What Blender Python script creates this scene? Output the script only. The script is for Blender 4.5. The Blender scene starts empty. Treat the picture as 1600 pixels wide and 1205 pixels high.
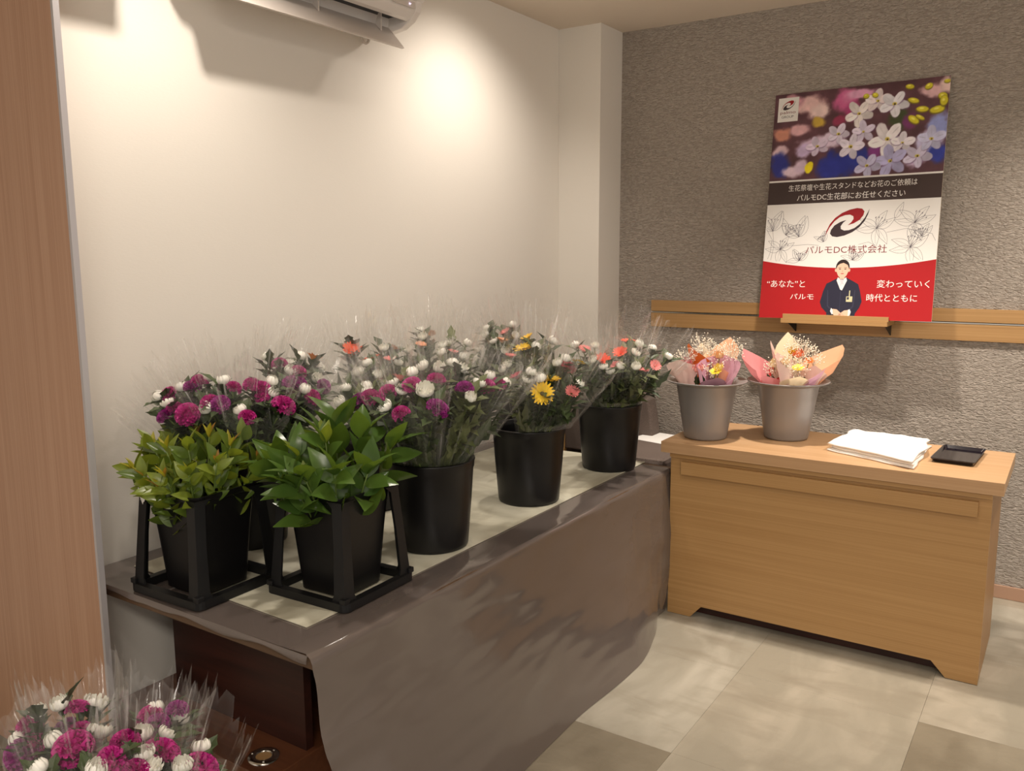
import bpy, bmesh, math, random
import numpy as np
from mathutils import Vector, Matrix, Quaternion
random.seed(7)
S = bpy.context.scene
COL = S.collection
PI = math.pi

# ------------------------------------------------------------------ camera
cam_d = bpy.data.cameras.new('camera')
cam_d.sensor_width = 36.0
cam_d.lens = 1344.7 / 1600 * 36.0
cam_d.clip_start = .05
cam_o = bpy.data.objects.new('camera', cam_d)
COL.objects.link(cam_o)
_yaw, _pit, _rol = .583874, .153793, -.00459186
_r = Vector((math.cos(_yaw), math.sin(_yaw), 0)); _f = Vector((-math.sin(_yaw), math.cos(_yaw), 0)); _u = Vector((0, 0, 1))
_f2 = _f*math.cos(_pit) - _u*math.sin(_pit); _u2 = _u*math.cos(_pit) + _f*math.sin(_pit)
_r3 = _r*math.cos(_rol) + _u2*math.sin(_rol); _u3 = _u2*math.cos(_rol) - _r*math.sin(_rol)
cam_o.matrix_world = Matrix(((_r3.x, _u3.x, -_f2.x, 0), (_r3.y, _u3.y, -_f2.y, 0), (_r3.z, _u3.z, -_f2.z, 1.5), (0, 0, 0, 1)))
S.camera = cam_o

# ------------------------------------------------------------------ world, lamps, exposure
S.view_settings.view_transform = 'Standard'
S.view_settings.look = 'None'
S.view_settings.gamma = 1
S.view_settings.use_curve_mapping = False
S.view_settings.exposure = 0.86
S.cycles.transparent_max_bounces = 40
S.cycles.max_bounces = 10
S.cycles.diffuse_bounces = 4
wd = bpy.data.worlds.new('room_glow'); S.world = wd; wd.use_nodes = True
wd.node_tree.nodes['Background'].inputs[0].default_value = (1.0, .90, .81, 1)
wd.node_tree.nodes['Background'].inputs[1].default_value = .47

def spot(loc, target, watts, size=95, blend=.9, radius=.04, col=(1, .895, .785)):
    l = bpy.data.lights.new('downlight', 'SPOT')
    l.energy = watts; l.spot_size = math.radians(size); l.spot_blend = blend
    l.shadow_soft_size = radius; l.color = col
    o = bpy.data.objects.new('downlight', l); COL.objects.link(o); o.location = loc
    o.rotation_euler = (Vector(target) - Vector(loc)).to_track_quat('-Z', 'Y').to_euler()
    return o
spot((-1.70, 3.00, 2.585), (-2.20, 3.02, 1.50), 27, 120)
spot((-1.72, 1.50, 2.585), (-2.15, 1.60, 1.35), 28, 120)
spot((-0.92, 3.34, 2.585), (-0.92, 3.52, 0), 84, 80)
spot((0.30, 3.25, 2.585), (0.25, 3.75, .6), 82, 105)
spot((-0.55, 1.95, 2.585), (-0.95, 2.05, 0), 22, 110)
spot((-0.60, 0.10, 2.585), (-0.9, 0.9, 0), 9, 110)
al = bpy.data.lights.new('ceiling_panel', 'AREA'); al.energy = 40; al.shape = 'RECTANGLE'; al.size = 1.6; al.size_y = .5; al.color = (1, .91, .80)
ao = bpy.data.objects.new('ceiling_panel', al); COL.objects.link(ao); ao.location = (.6, -.8, 2.58)
ao.rotation_euler = (math.radians(20), 0, 0)

# ------------------------------------------------------------------ materials
def srgb(r, g, b):
    return tuple(((c/255)/12.92 if c/255 <= .04045 else ((c/255+.055)/1.055)**2.4) for c in (r, g, b)) + (1,)
_M = {}
def mat(name, col, rough=.5, metal=0., spec=.5, coat=0., noise=None, bump=None, wave=None, coords='Object', emit=None, sheen=0., sub=0.):
    """noise=(scale xyz, detail, amount, colour2); bump=(scale xyz, strength, distance)"""
    if name in _M: return _M[name]
    m = bpy.data.materials.new(name); m.use_nodes = True
    nt = m.node_tree; b = nt.nodes['Principled BSDF']
    c = col if len(col) == 4 else tuple(col)+(1,)
    b.inputs['Base Color'].default_value = c
    b.inputs['Roughness'].default_value = rough; b.inputs['Metallic'].default_value = metal
    b.inputs['Specular IOR Level'].default_value = spec
    b.inputs['Coat Weight'].default_value = coat; b.inputs['Coat Roughness'].default_value = .08
    if sheen: b.inputs['Sheen Weight'].default_value = sheen
    if sub:
        b.inputs['Subsurface Weight'].default_value = sub; b.inputs['Subsurface Radius'].default_value = (.01, .008, .006)
    if emit:
        b.inputs['Emission Color'].default_value = c; b.inputs['Emission Strength'].default_value = emit
    tc = nt.nodes.new('ShaderNodeTexCoord')
    def tex(scale, detail, dist=0):
        mp = nt.nodes.new('ShaderNodeMapping'); mp.inputs['Scale'].default_value = scale
        if coords == 'World':
            ge = nt.nodes.new('ShaderNodeNewGeometry'); nt.links.new(ge.outputs['Position'], mp.inputs[0])
        else: nt.links.new(tc.outputs[coords], mp.inputs[0])
        n = nt.nodes.new('ShaderNodeTexNoise'); n.inputs['Scale'].default_value = 1; n.inputs['Detail'].default_value = detail
        n.inputs['Distortion'].default_value = dist
        nt.links.new(mp.outputs[0], n.inputs['Vector']); return n
    if noise:
        prev = None
        for (sc, det, lo, hi, c2, dist) in (noise if isinstance(noise, list) else [noise]):
            n = tex(sc, det, dist)
            r = nt.nodes.new('ShaderNodeMapRange'); r.inputs['From Min'].default_value = lo; r.inputs['From Max'].default_value = hi
            nt.links.new(n.outputs['Fac'], r.inputs[0])
            mx = nt.nodes.new('ShaderNodeMix'); mx.data_type = 'RGBA'
            mx.inputs[6].default_value = c; mx.inputs[7].default_value = c2
            if prev: nt.links.new(prev, mx.inputs[6])
            nt.links.new(r.outputs[0], mx.inputs[0]); prev = mx.outputs[2]
        nt.links.new(prev, b.inputs['Base Color'])
    if bump:
        n = tex(bump[0], bump[3] if len(bump) > 3 else 4, bump[4] if len(bump) > 4 else 0)
        bp = nt.nodes.new('ShaderNodeBump'); bp.inputs['Strength'].default_value = bump[1]; bp.inputs['Distance'].default_value = bump[2]
        nt.links.new(n.outputs['Fac'], bp.inputs['Height']); nt.links.new(bp.outputs[0], b.inputs['Normal'])
    _M[name] = m
    return m

def film_material(name, tint, alpha, diff, rough, edge=.25):
    """thin clear plastic: mostly transparent, a little milky, glossier at grazing angles"""
    m = bpy.data.materials.new(name); m.use_nodes = True; nt = m.node_tree; nt.nodes.clear()
    out = nt.nodes.new('ShaderNodeOutputMaterial')
    tr = nt.nodes.new('ShaderNodeBsdfTransparent'); tr.inputs[0].default_value = tint
    df = nt.nodes.new('ShaderNodeBsdfDiffuse'); df.inputs[0].default_value = diff
    tl = nt.nodes.new('ShaderNodeBsdfTranslucent'); tl.inputs[0].default_value = diff
    gl = nt.nodes.new('ShaderNodeBsdfGlossy'); gl.inputs['Roughness'].default_value = rough; gl.inputs[0].default_value = (1, 1, 1, 1)
    ad = nt.nodes.new('ShaderNodeMixShader'); ad.inputs[0].default_value = .5
    nt.links.new(df.outputs[0], ad.inputs[1]); nt.links.new(tl.outputs[0], ad.inputs[2])
    m1 = nt.nodes.new('ShaderNodeMixShader'); m1.inputs[0].default_value = alpha
    # crinkle creases, their highlights painted as thin whitish lines running up the sleeve
    uv = nt.nodes.new('ShaderNodeUVMap'); mp = nt.nodes.new('ShaderNodeMapping'); mp.inputs['Scale'].default_value = (62, 1.3, 1)
    oi = nt.nodes.new('ShaderNodeObjectInfo'); mpv = nt.nodes.new('ShaderNodeMath'); mpv.operation = 'MULTIPLY'; mpv.inputs[1].default_value = 50
    cb = nt.nodes.new('ShaderNodeCombineXYZ'); va = nt.nodes.new('ShaderNodeVectorMath')
    nt.links.new(oi.outputs['Random'], mpv.inputs[0]); nt.links.new(mpv.outputs[0], cb.inputs[0])
    nt.links.new(uv.outputs[0], mp.inputs[0]); nt.links.new(mp.outputs[0], va.inputs[0]); nt.links.new(cb.outputs[0], va.inputs[1])
    nz_ = nt.nodes.new('ShaderNodeTexNoise'); nz_.inputs['Scale'].default_value = 1; nz_.inputs['Detail'].default_value = 2; nz_.inputs['Distortion'].default_value = .4
    nt.links.new(va.outputs[0], nz_.inputs['Vector'])
    cr = nt.nodes.new('ShaderNodeMapRange'); cr.inputs['From Min'].default_value = .61; cr.inputs['From Max'].default_value = .70
    cr.inputs['To Min'].default_value = alpha; cr.inputs['To Max'].default_value = alpha+.24
    nt.links.new(nz_.outputs['Fac'], cr.inputs[0])
    sp = nt.nodes.new('ShaderNodeSeparateXYZ'); nt.links.new(uv.outputs[0], sp.inputs[0])     # glint on the cut top edge, painted as extra opacity
    ed = nt.nodes.new('ShaderNodeMapRange'); ed.inputs['From Min'].default_value = .965; ed.inputs['From Max'].default_value = 1.0; ed.inputs['To Max'].default_value = .03
    nt.links.new(sp.outputs[1], ed.inputs[0])
    sm = nt.nodes.new('ShaderNodeMath'); sm.operation = 'ADD'; nt.links.new(cr.outputs[0], sm.inputs[0]); nt.links.new(ed.outputs[0], sm.inputs[1])
    nt.links.new(sm.outputs[0], m1.inputs[0])
    nt.links.new(tr.outputs[0], m1.inputs[1]); nt.links.new(ad.outputs[0], m1.inputs[2])
    lw = nt.nodes.new('ShaderNodeLayerWeight'); lw.inputs[0].default_value = .35
    mr = nt.nodes.new('ShaderNodeMapRange'); mr.inputs['To Min'].default_value = .012; mr.inputs['To Max'].default_value = edge
    nt.links.new(lw.outputs['Fresnel'], mr.inputs[0])
    m2 = nt.nodes.new('ShaderNodeMixShader'); nt.links.new(mr.outputs[0], m2.inputs[0])
    nt.links.new(m1.outputs[0], m2.inputs[1]); nt.links.new(gl.outputs[0], m2.inputs[2])
    nt.links.new(m2.outputs[0], out.inputs[0])
    return m

WALL = mat('cream_wallpaper', srgb(230, 225, 216), .75, spec=.2, bump=((90, 90, 260), .12, .002))
GREYWALL = mat('grey_embossed_wallpaper', srgb(178, 168, 157), .6, spec=.35, noise=((46, 46, 120), 3, .42, .62, srgb(158, 148, 137), 1.0), bump=((46, 46, 120), .8, .02, 3, 1.0))
CEIL = mat('ceiling_paper', srgb(226, 214, 198), .85, spec=.1)
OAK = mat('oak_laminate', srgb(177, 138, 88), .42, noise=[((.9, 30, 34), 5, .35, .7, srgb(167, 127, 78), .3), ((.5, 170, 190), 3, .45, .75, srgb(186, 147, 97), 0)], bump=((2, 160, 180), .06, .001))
OAKLIT = mat('oak_laminate_lit_top', srgb(190, 152, 112), .38, noise=[((.9, 30, 34), 5, .35, .7, srgb(182, 143, 102), .3), ((.5, 170, 190), 3, .45, .75, srgb(198, 161, 121), 0)])  # oak copy made lighter and pinker: light on the desktop painted in
DOORWOOD = mat('brown_wood_veneer', srgb(184, 145, 118), .4, noise=[((34, 34, .8), 6, .3, .7, srgb(171, 131, 104), .3), ((190, 190, 1.6), 3, .45, .75, srgb(190, 152, 125), 0)])
PALEMETAL = mat('pale_edge_strip', srgb(188, 184, 186), .35, metal=.3)
DARKWOOD = mat('dark_red_brown_wood', srgb(62, 30, 22), .4, noise=((3, 40, 40), 4, .3, .7, srgb(44, 20, 15), 0))
BASEW = mat('light_brown_baseboard', srgb(180, 144, 120), .4)
MIDWOOD = mat('mid_brown_wood', srgb(112, 68, 44), .35, noise=((3, 50, 50), 5, .3, .7, srgb(92, 54, 34), .3))
BLACKPL = mat('black_plastic', srgb(15, 14, 15), .36, spec=.4)
BLACKMAT = mat('black_stand_plastic', srgb(17, 17, 18), .45, spec=.4)
GREYPOT = mat('grey_satin_plastic', srgb(146, 141, 138), .36, metal=.25)
ACW = mat('white_plastic', srgb(232, 226, 220), .35)
ACG = mat('pale_grey_plastic', srgb(205, 196, 188), .4)
BLACK = mat('slot_black', srgb(12, 12, 16), .5)
LED = mat('indicator_led', srgb(235, 215, 255), .4, emit=3)
CHROME = mat('chrome', srgb(200, 195, 185), .18, metal=1)
FABRIC = mat('taupe_upholstery', srgb(128, 115, 108), .9, spec=.1, noise=((400, 400, 400), 2, .4, .6, srgb(84, 73, 66), 0), bump=((500, 500, 500), .4, .002))
TOWEL = mat('white_cloth', srgb(244, 242, 238), .8, sub=.15, bump=((160, 160, 160), .2, .002))
PAPER = mat('white_paper', srgb(246, 244, 240), .8)
LACQUER = mat('black_lacquer', srgb(18, 14, 24), .12, coat=.6)
MATMAT = mat('marbled_vinyl', srgb(190, 186, 166), .45, noise=[((3, 9, 3), 6, .35, .65, srgb(214, 211, 192), 1.2), ((9, 3, 9), 5, .5, .75, srgb(160, 154, 134), 1.0)])

# ------------------------------------------------------------------ mesh helpers
class MB:
    def __init__(s): s.v = []; s.f = []
    def add(s, vs, fs):
        n = len(s.v); s.v += [tuple(v) for v in vs]; s.f += [tuple(i+n for i in f) for f in fs]; return s
    def box(s, x0, x1, y0, y1, z0, z1):
        return s.add([(x0,y0,z0),(x1,y0,z0),(x1,y1,z0),(x0,y1,z0),(x0,y0,z1),(x1,y0,z1),(x1,y1,z1),(x0,y1,z1)],
                     [(0,3,2,1),(4,5,6,7),(0,1,5,4),(1,2,6,5),(2,3,7,6),(3,0,4,7)])
    def prism(s, pts, axis, a, b):
        """pts: 2-D outline; axis: 'x','y','z' extruded from a to b"""
        def P(p, t):
            return (t, p[0], p[1]) if axis == 'x' else (p[0], t, p[1]) if axis == 'y' else (p[0], p[1], t)
        n = len(pts); fl = [tuple(range(n)), tuple(range(2*n-1, n-1, -1))]
        return s.add([P(p, a) for p in pts]+[P(p, b) for p in pts], fl+[(i, i+n, (i+1) % n+n, (i+1) % n) for i in range(n)])
    def lathe(s, prof, cx=0, cy=0, n=40, close=False):
        vs = []; m = len(prof)
        for i in range(n):
            a = 2*PI*i/n
            vs += [(cx+r*math.cos(a), cy+r*math.sin(a), z) for r, z in prof]
        fs = []
        for i in range(n):
            j = (i+1) % n
            for k in range(m-1): fs.append((i*m+k, j*m+k, j*m+k+1, i*m+k+1))
        if prof[0][0] > 0 and close: fs.append(tuple(i*m for i in range(n-1, -1, -1)))
        return s.add(vs, fs)
    def tube(s, pts, r, n=6, r2=None):
        pts = [Vector(p) for p in pts]; vs = []; L = len(pts)
        for i, p in enumerate(pts):
            d = (pts[min(i+1, L-1)]-pts[max(i-1, 0)]).normalized()
            a = d.orthogonal().normalized() if i == 0 else (pa - d*pa.dot(d)).normalized()
            pa = a; b = d.cross(a); rr = r if r2 is None else r+(r2-r)*i/(L-1)
            vs += [p+a*rr*math.cos(2*PI*k/n)+b*rr*math.sin(2*PI*k/n) for k in range(n)]
        fs = [(i*n+k, i*n+(k+1) % n, (i+1)*n+(k+1) % n, (i+1)*n+k) for i in range(L-1) for k in range(n)]
        fs += [tuple(range(n-1, -1, -1)), tuple(range((L-1)*n, L*n))]
        return s.add(vs, fs)
    def grid(s, P, nu, nv):
        s.gs = (nu, nv)
        return s.add(P, [(i*nv+j, (i+1)*nv+j, (i+1)*nv+j+1, i*nv+j+1) for i in range(nu-1) for j in range(nv-1)])

def wloc(o):
    v = Vector((0, 0, 0))
    while o: v += o.location; o = o.parent
    return v
def build(mb, name, m, parent=None, smooth=False, local=False, bevel=0, at=None):
    """mb in world coordinates unless local"""
    off = Vector((0, 0, 0)) if local else wloc(parent)
    if at is not None: off = off + Vector(at) if not local else Vector(at)
    me = bpy.data.meshes.new(name)
    me.from_pydata([(v[0]-off.x, v[1]-off.y, v[2]-off.z) for v in mb.v] if not local else mb.v, [], mb.f)
    me.validate(); me.update()
    bm = bmesh.new(); bm.from_mesh(me); bmesh.ops.recalc_face_normals(bm, faces=bm.faces)
    if bevel:
        es = [e for e in bm.edges if len(e.link_faces) == 2 and e.calc_face_angle(0) > .6]
        bmesh.ops.bevel(bm, geom=es, offset=bevel, segments=2, profile=.6, affect='EDGES', clamp_overlap=True)
    bm.to_mesh(me); bm.free()
    if smooth: me.shade_smooth()
    if m: me.materials.append(m)
    o = bpy.data.objects.new(name, me); COL.objects.link(o)
    if parent: o.parent = parent
    if at is not None and not local: o.location = at
    return o
def empty(name, loc, label, cat, group=None, rz=0):
    o = bpy.data.objects.new(name, None); o.empty_display_size = .05; COL.objects.link(o)
    o.location = loc; o.rotation_euler.z = rz; tag(o, label, cat, group); return o
def tag(o, label=None, cat=None, group=None, kind=None):
    if label: o['label'] = label
    if cat: o['category'] = cat
    if group: o['group'] = group
    if kind: o['kind'] = kind
    return o
def inst(mesh, name, parent, loc, quat=None, scale=1):
    o = bpy.data.objects.new(name, mesh); COL.objects.link(o); o.parent = parent; o.location = loc
    if quat is not None: o.rotation_mode = 'QUATERNION'; o.rotation_quaternion = quat
    o.scale = (scale,)*3 if not isinstance(scale, tuple) else scale
    return o

# ------------------------------------------------------------------ setting
WX, WY, CZ = -2.295, 4.15, 2.6
def struct(mb, name, m, label=None, **k): return tag(build(mb, name, m, **k), label=label, kind='structure')
struct(MB().box(WX-.1, WX, 1.2375, WY, 0, CZ), 'wall_left', WALL, 'cream papered wall on the left')
struct(MB().box(WX-.1, 2.6, WY, WY+.1, 0, CZ), 'wall_back', GREYWALL, 'grey-brown embossed wallpaper wall')
struct(MB().box(WX+.0005, -2.058, 3.915, WY-.0005, 0, CZ), 'trim_1', WALL, 'cream boxed column in the corner')
struct(MB().box(-3.4, 2.6, -2.2, WY+.1, CZ, CZ+.1), 'ceiling', CEIL)
struct(MB().box(-3.4, -3.3, -2.2, 1.24, 0, CZ), 'wall_side', WALL)
struct(MB().box(-2.057, 2.6, WY-.012, WY-.0005, .0005, .058), 'baseboard_back', BASEW, bevel=.002)
struct(MB().box(WX+.0005, WX+.011, 1.27, 3.914, .0005, .058), 'baseboard_left', BASEW, bevel=.002)
# floor: screed plus single vinyl stone tiles
fl = struct(MB().box(-3.4, 2.6, -2.2, WY+.1, -.12, -.006), 'floor', mat('screed', srgb(120, 110, 92), .9))
tile_m = []
for k, (c, c2, c3) in enumerate([((184, 175, 156), (200, 191, 172), (170, 161, 142)), ((168, 158, 138), (182, 172, 152), (152, 142, 122)), ((188, 180, 162), (212, 205, 188), (170, 161, 142)), ((150, 140, 120), (162, 152, 132), (140, 130, 110))]):
    tile_m.append(mat('slate_vinyl_%d' % k, srgb(*[int(q*.84) for q in c]), .38, coords='World', noise=[((2.0, 4.4, 2) if k % 2 else (4.4, 1.8, 2), 9, .42, .66, srgb(*[int(q*.90) for q in c2]), .5), ((8, 3, 2) if k % 2 else (3, 9, 2), 10, .50, .72, srgb(*[int(q*.86) for q in c3]), .4)], bump=((14, 22, 9) if k % 2 else (22, 12, 9), .35, .006, 9, 1.0)))
TS = .597
tile_mesh = []
for k in range(4):
    me = bpy.data.meshes.new('tile'); h = TS/2-.0003
    b = MB().box(-h, h, -h, h, -.006, 0); me.from_pydata(b.v, [], b.f)
    bm = bmesh.new(); bm.from_mesh(me)
    bmesh.ops.bevel(bm, geom=[e for e in bm.edges if all(v.co.z > -.001 for v in e.verts)], offset=.0004, segments=1, affect='EDGES')
    bm.to_mesh(me); bm.free(); me.materials.append(tile_m[k]); tile_mesh.append(me)
rt = random.Random(11)
for i in range(-5, 5):
    for j in range(-8, 3):
        x0, y0 = -.33+i*TS, 2.865+j*TS
        cx, cy = x0+TS/2, y0+TS/2
        if y0 < -2.1 or x0 > 2.2: continue
        k = rt.choice([0, 0, 2, 1, 0, 2])
        if (i, j) == (-1, -1): k = 0          # pale tile ahead of the desk
        if (i, j) == (0, -1): k = 3           # darker tile to its right
        if (i, j) == (-2, -2): k = 3
        if (i, j) == (-2, -1): k = 2
        if (i, j) == (-1, -2): k = 0
        # clip at the walls
        xa, xb, ya, yb = max(x0, -3.3 if y0 < 1.0 else WX), min(x0+TS, 2.6), max(y0, -2.2), min(y0+TS, WY)
        if xb-xa < .05 or yb-ya < .05: continue
        o = inst(tile_mesh[k], 'tile', fl, ((xa+xb)/2, (ya+yb)/2, 0))
        o.scale = ((xb-xa)/TS, (yb-ya)/TS, 1)

# wooden door leaf at the left with its pale edge strip
dl = empty('door_1', (-2.5, 1.2, 0), 'brown wood-veneer door leaf filling the left edge', None); tag(dl, kind='structure')
build(MB().box(-3.30, -2.102, 1.2, 1.214, .008, 2.59), 'door_leaf', DOORWOOD, dl, bevel=.002)
build(MB().box(-2.102, -2.092, 1.199, 1.215, .008, 2.59), 'edge_strip', PALEMETAL, dl)

# wall rail
rail = empty('trim_2', (-.5, WY, 1.18), 'oak wall rail with a thin metal groove', None); tag(rail, kind='structure')
build(MB().box(-1.862, 2.3, 4.130, WY-.0005, 1.196, 1.252), 'rail_board', OAK, rail, bevel=.0015)
build(MB().box(-1.862, 2.3, 4.130, WY-.0005, 1.116, 1.187), 'rail_board', OAK, rail, bevel=.0015)
build(MB().box(-1.862, 2.3, 4.140, WY-.0005, 1.187, 1.196), 'groove_channel', BLACK, rail)
build(MB().box(-1.862, 2.3, 4.129, 4.139, 1.1885, 1.1935), 'metal_strip', CHROME, rail)

struct(MB().box(WX+.0005, -2.075, 1.2375, 1.50, 2.285, CZ-.0005), 'shadow_box', WALL, 'unseen cream box added to shade the upper left wall')  # unseen box, added only to cast a shadow on the left wall
# ------------------------------------------------------------------ display table, sheet, mat
ZT = .615
tb = empty('display_table', (-1.85, 2.28, 0), 'long low table covered with a glossy taupe plastic sheet along the cream wall', 'table')
build(MB().box(-2.29, -1.372, 1.264, 3.296, .572, .6085), 'tabletop', mat('brown_table_edge', srgb(104, 80, 60), .4, noise=((3, 60, 60), 4, .3, .7, srgb(88, 66, 48), .3)), tb, bevel=.004)
build(MB().box(-2.16, -1.614, 1.45, 1.475, .2, .572), 'end_panel', DARKWOOD, tb)
build(MB().box(-2.16, -1.614, 3.20, 3.225, .2, .572), 'end_panel', DARKWOOD, tb)
build(MB().box(-1.90, -1.875, 1.475, 3.20, .2, .572), 'centre_panel', DARKWOOD, tb)
pl = build(MB().box(-2.28, -1.597, 1.308, 3.29, .008, .2), 'plinth', MIDWOOD, tb, bevel=.003)
rg = build(MB().lathe([(.021, .2005), (.021, .205), (.026, .2065), (.040, .2045), (.041, .2005)], -1.687, 1.369, 40), 'metal_ring', CHROME, tb, smooth=True)
for a in (80, 200, 320):
    build(MB().lathe([(.0001, .2085), (.003, .2080), (.0042, .2060), (.0042, .2045)], -1.687+.0315*math.cos(math.radians(a)), 1.369+.0315*math.sin(math.radians(a)), 10), 'screw', CHROME, rg, smooth=True)
build(MB().lathe([(.0001, .2022), (.0205, .2022)], -1.687, 1.369, 30), 'ring_insert', mat('tan_wood_plug', srgb(176, 138, 92), .5), tb)

def nz(x, y, z=0, s=1):
    from mathutils import noise
    return noise.noise(Vector((x*s, y*s, z*s+3.3)))
def sheet():
    # profile across the table (distance along): back edge on top -> front edge -> floor
    P = []; ys = [1.252+i*(3.262-1.252)/150 for i in range(151)]
    prof = []
    for k in range(16): prof.append(('t', -2.291+k*(.909/15)))
    for k in range(1, 6): prof.append(('c', k/6))
    for k in range(0, 46): prof.append(('d', k/45))
    for i, y in enumerate(ys):
        for kind, t in prof:
            if kind == 't':
                x, z = t, .6115+.0018*max(0, nz(t*3, y*2.2, 0, 2.0))+.004*max(0, nz(t, y, 1, 9))*max(0, (t+1.53)/.15 if t > -1.53 else 0)
            elif kind == 'c':
                a = t*PI/2; r = .016
                x, z = -1.382+r*math.sin(a)+.0, .6115-r*(1-math.cos(a))
                z += .0035*nz(y*6, 0, 2, 1.)
            else:
                s = t
                z = .595*(1-s)
                if z < .002: z = .002
                x = -1.366+.115*s**1.6*(1-min(1, max(0, (y-2.72)/.46))**1.5*.97)+.020*s*nz(y, s*.6, 5, 1.7)*(1 if y < 2.9 else .3)+.004*nz(y*3, s*3, 8, 2)+.0015*nz(y*2, s*9, 4, 3)
                fe = min(1, max(0, (y-3.05)/.2))
                x += fe*.020*math.sin(PI*min(1, s*1.0))   # flares out before the desk
                ne = max(0, (1.42-y)/.18)
                x += -ne*.02*s
            yy = y
            if kind == 'd' and i < 40:               # near edge runs back as it falls
                w = 1-i/40; yy = y+w*(.03*t+.07*t*t+.006*math.sin(t*14))
            if kind == 'd' and i > 130:
                w = (i-130)/20; yy = y-w*(.006+.03*t)
            P.append((x, yy, z))
    mb = MB().grid(P, len(ys), len(prof))
    # lip folded over the near table edge
    Q = []
    for i in range(40):
        x = -2.291+i*(.913/39)
        for k in range(7):
            a = k/6
            Q.append((x, 1.252-.004*math.sin(a*PI*.5), .6115-.013*a*(1+.9*nz(x*5, 0, 1, 1.5))))
    mb.grid(Q, 40, 7)
    return mb
def sheet_material():
    m = mat('taupe_plastic_sheet', srgb(104, 94, 89), .16, spec=.7, coat=.6, bump=((4, 4, 4), .14, .02, 3, .8))
    nt = m.node_tree; b = nt.nodes['Principled BSDF']; out = nt.nodes['Material Output']
    tr = nt.nodes.new('ShaderNodeBsdfTransparent'); mx = nt.nodes.new('ShaderNodeMixShader'); mx.inputs[0].default_value = .93
    nt.links.new(tr.outputs[0], mx.inputs[1]); nt.links.new(b.outputs[0], mx.inputs[2]); nt.links.new(mx.outputs[0], out.inputs[0])
    return m
tag(build(sheet(), 'plastic_sheet', sheet_material(), smooth=True), 'glossy taupe plastic sheet draped from the low table down to the floor', 'sheet')
mt = MB()
mt.prism([(-2.21, 1.372), (-1.486, 1.352), (-1.497, 3.293), (-2.2, 3.285)], 'z', .6132, .6150)
tag(build(mt, 'vinyl_mat', MATMAT), 'pale marbled vinyl mat lying on the taupe sheet under the buckets', 'mat')

# ------------------------------------------------------------------ desk
dk = empty('desk', (-.78, 3.46, 0), 'oak-laminate reception desk with cut-out feet against the grey wall', 'desk')
build(MB().box(-1.388, -.163, 3.203, 3.722, .690, .735), 'desktop', OAKLIT, dk, bevel=.0012)
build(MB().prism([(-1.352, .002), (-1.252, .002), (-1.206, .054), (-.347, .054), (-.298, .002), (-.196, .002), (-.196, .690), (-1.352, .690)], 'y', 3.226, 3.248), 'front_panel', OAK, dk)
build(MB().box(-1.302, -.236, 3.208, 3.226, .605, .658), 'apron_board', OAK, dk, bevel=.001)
build(MB().box(-1.352, -.196, 3.214, 3.226, .672, .690), 'top_batten', OAK, dk)
SIDEOAK = mat('oak_side', srgb(170, 128, 80), .42, noise=((40, 40, 2), 6, .35, .7, srgb(158, 116, 68), .4))
for x in (-1.352, -.218):
    build(MB().box(x, x+.022, 3.248, 3.70, .002, .690), 'side_panel', SIDEOAK, dk)
build(MB().box(-1.33, -.218, 3.44, 3.455, .20, .690), 'modesty_panel', OAK, dk)
build(MB().box(-1.33, -.218, 3.262, 3.70, .056, .076), 'shade_shelf', DARKWOOD, dk)  # added to keep light out of the gap under the desk
build(MB().box(-1.33, -.218, 3.285, 3.30, .003, .056), 'shade_board', DARKWOOD, dk)  # dark board added to stand in for shade in the foot opening

# ------------------------------------------------------------------ chair behind the table end
ch = empty('upholstered_chair', (-1.86, 3.72, 0), 'taupe upholstered chair wedged between the table end and the grey wall', 'chair')
build(MB().box(-2.0, -1.50, 3.50, 4.06, .500, .575), 'seat', FABRIC, ch, bevel=.02, smooth=False)
build(MB().prism([(-2.03, .46), (-1.96, .46), (-1.985, .72), (-2.01, .90), (-2.05, .90)], 'y', 3.50, 4.06), 'backrest', FABRIC, ch, bevel=.012)
build(MB().prism([(-2.0, .575), (-1.96, .575), (-1.86, .575), (-1.845, .60), (-1.86, .74), (-1.885, .80), (-2.0, .80)], 'y', 3.48, 3.535), 'side_cushion', FABRIC, ch, bevel=.008)
build(MB().prism([(-1.98, .57), (-1.76, .57), (-1.775, .68), (-1.80, .79), (-1.98, .82)], 'y', 3.95, 4.05), 'side_cushion', FABRIC, ch, bevel=.008)
for (x, y) in ((-2.03, 3.47), (-1.54, 3.47), (-2.03, 4.06), (-1.54, 4.06)):
    build(MB().box(x, x+.03, y, y+.03, .002, .66 if x < -2 else .50), 'leg', OAK, ch, bevel=.002)
pp = MB(); pp.prism([(-1.83, 3.845), (-1.60, 3.80), (-1.58, 4.02), (-1.80, 4.05)], 'z', .5755, .5765)
tag(build(pp, 'paper_sheet', PAPER), 'white sheet of paper lying on the taupe chair seat behind the desk', 'paper')

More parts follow.
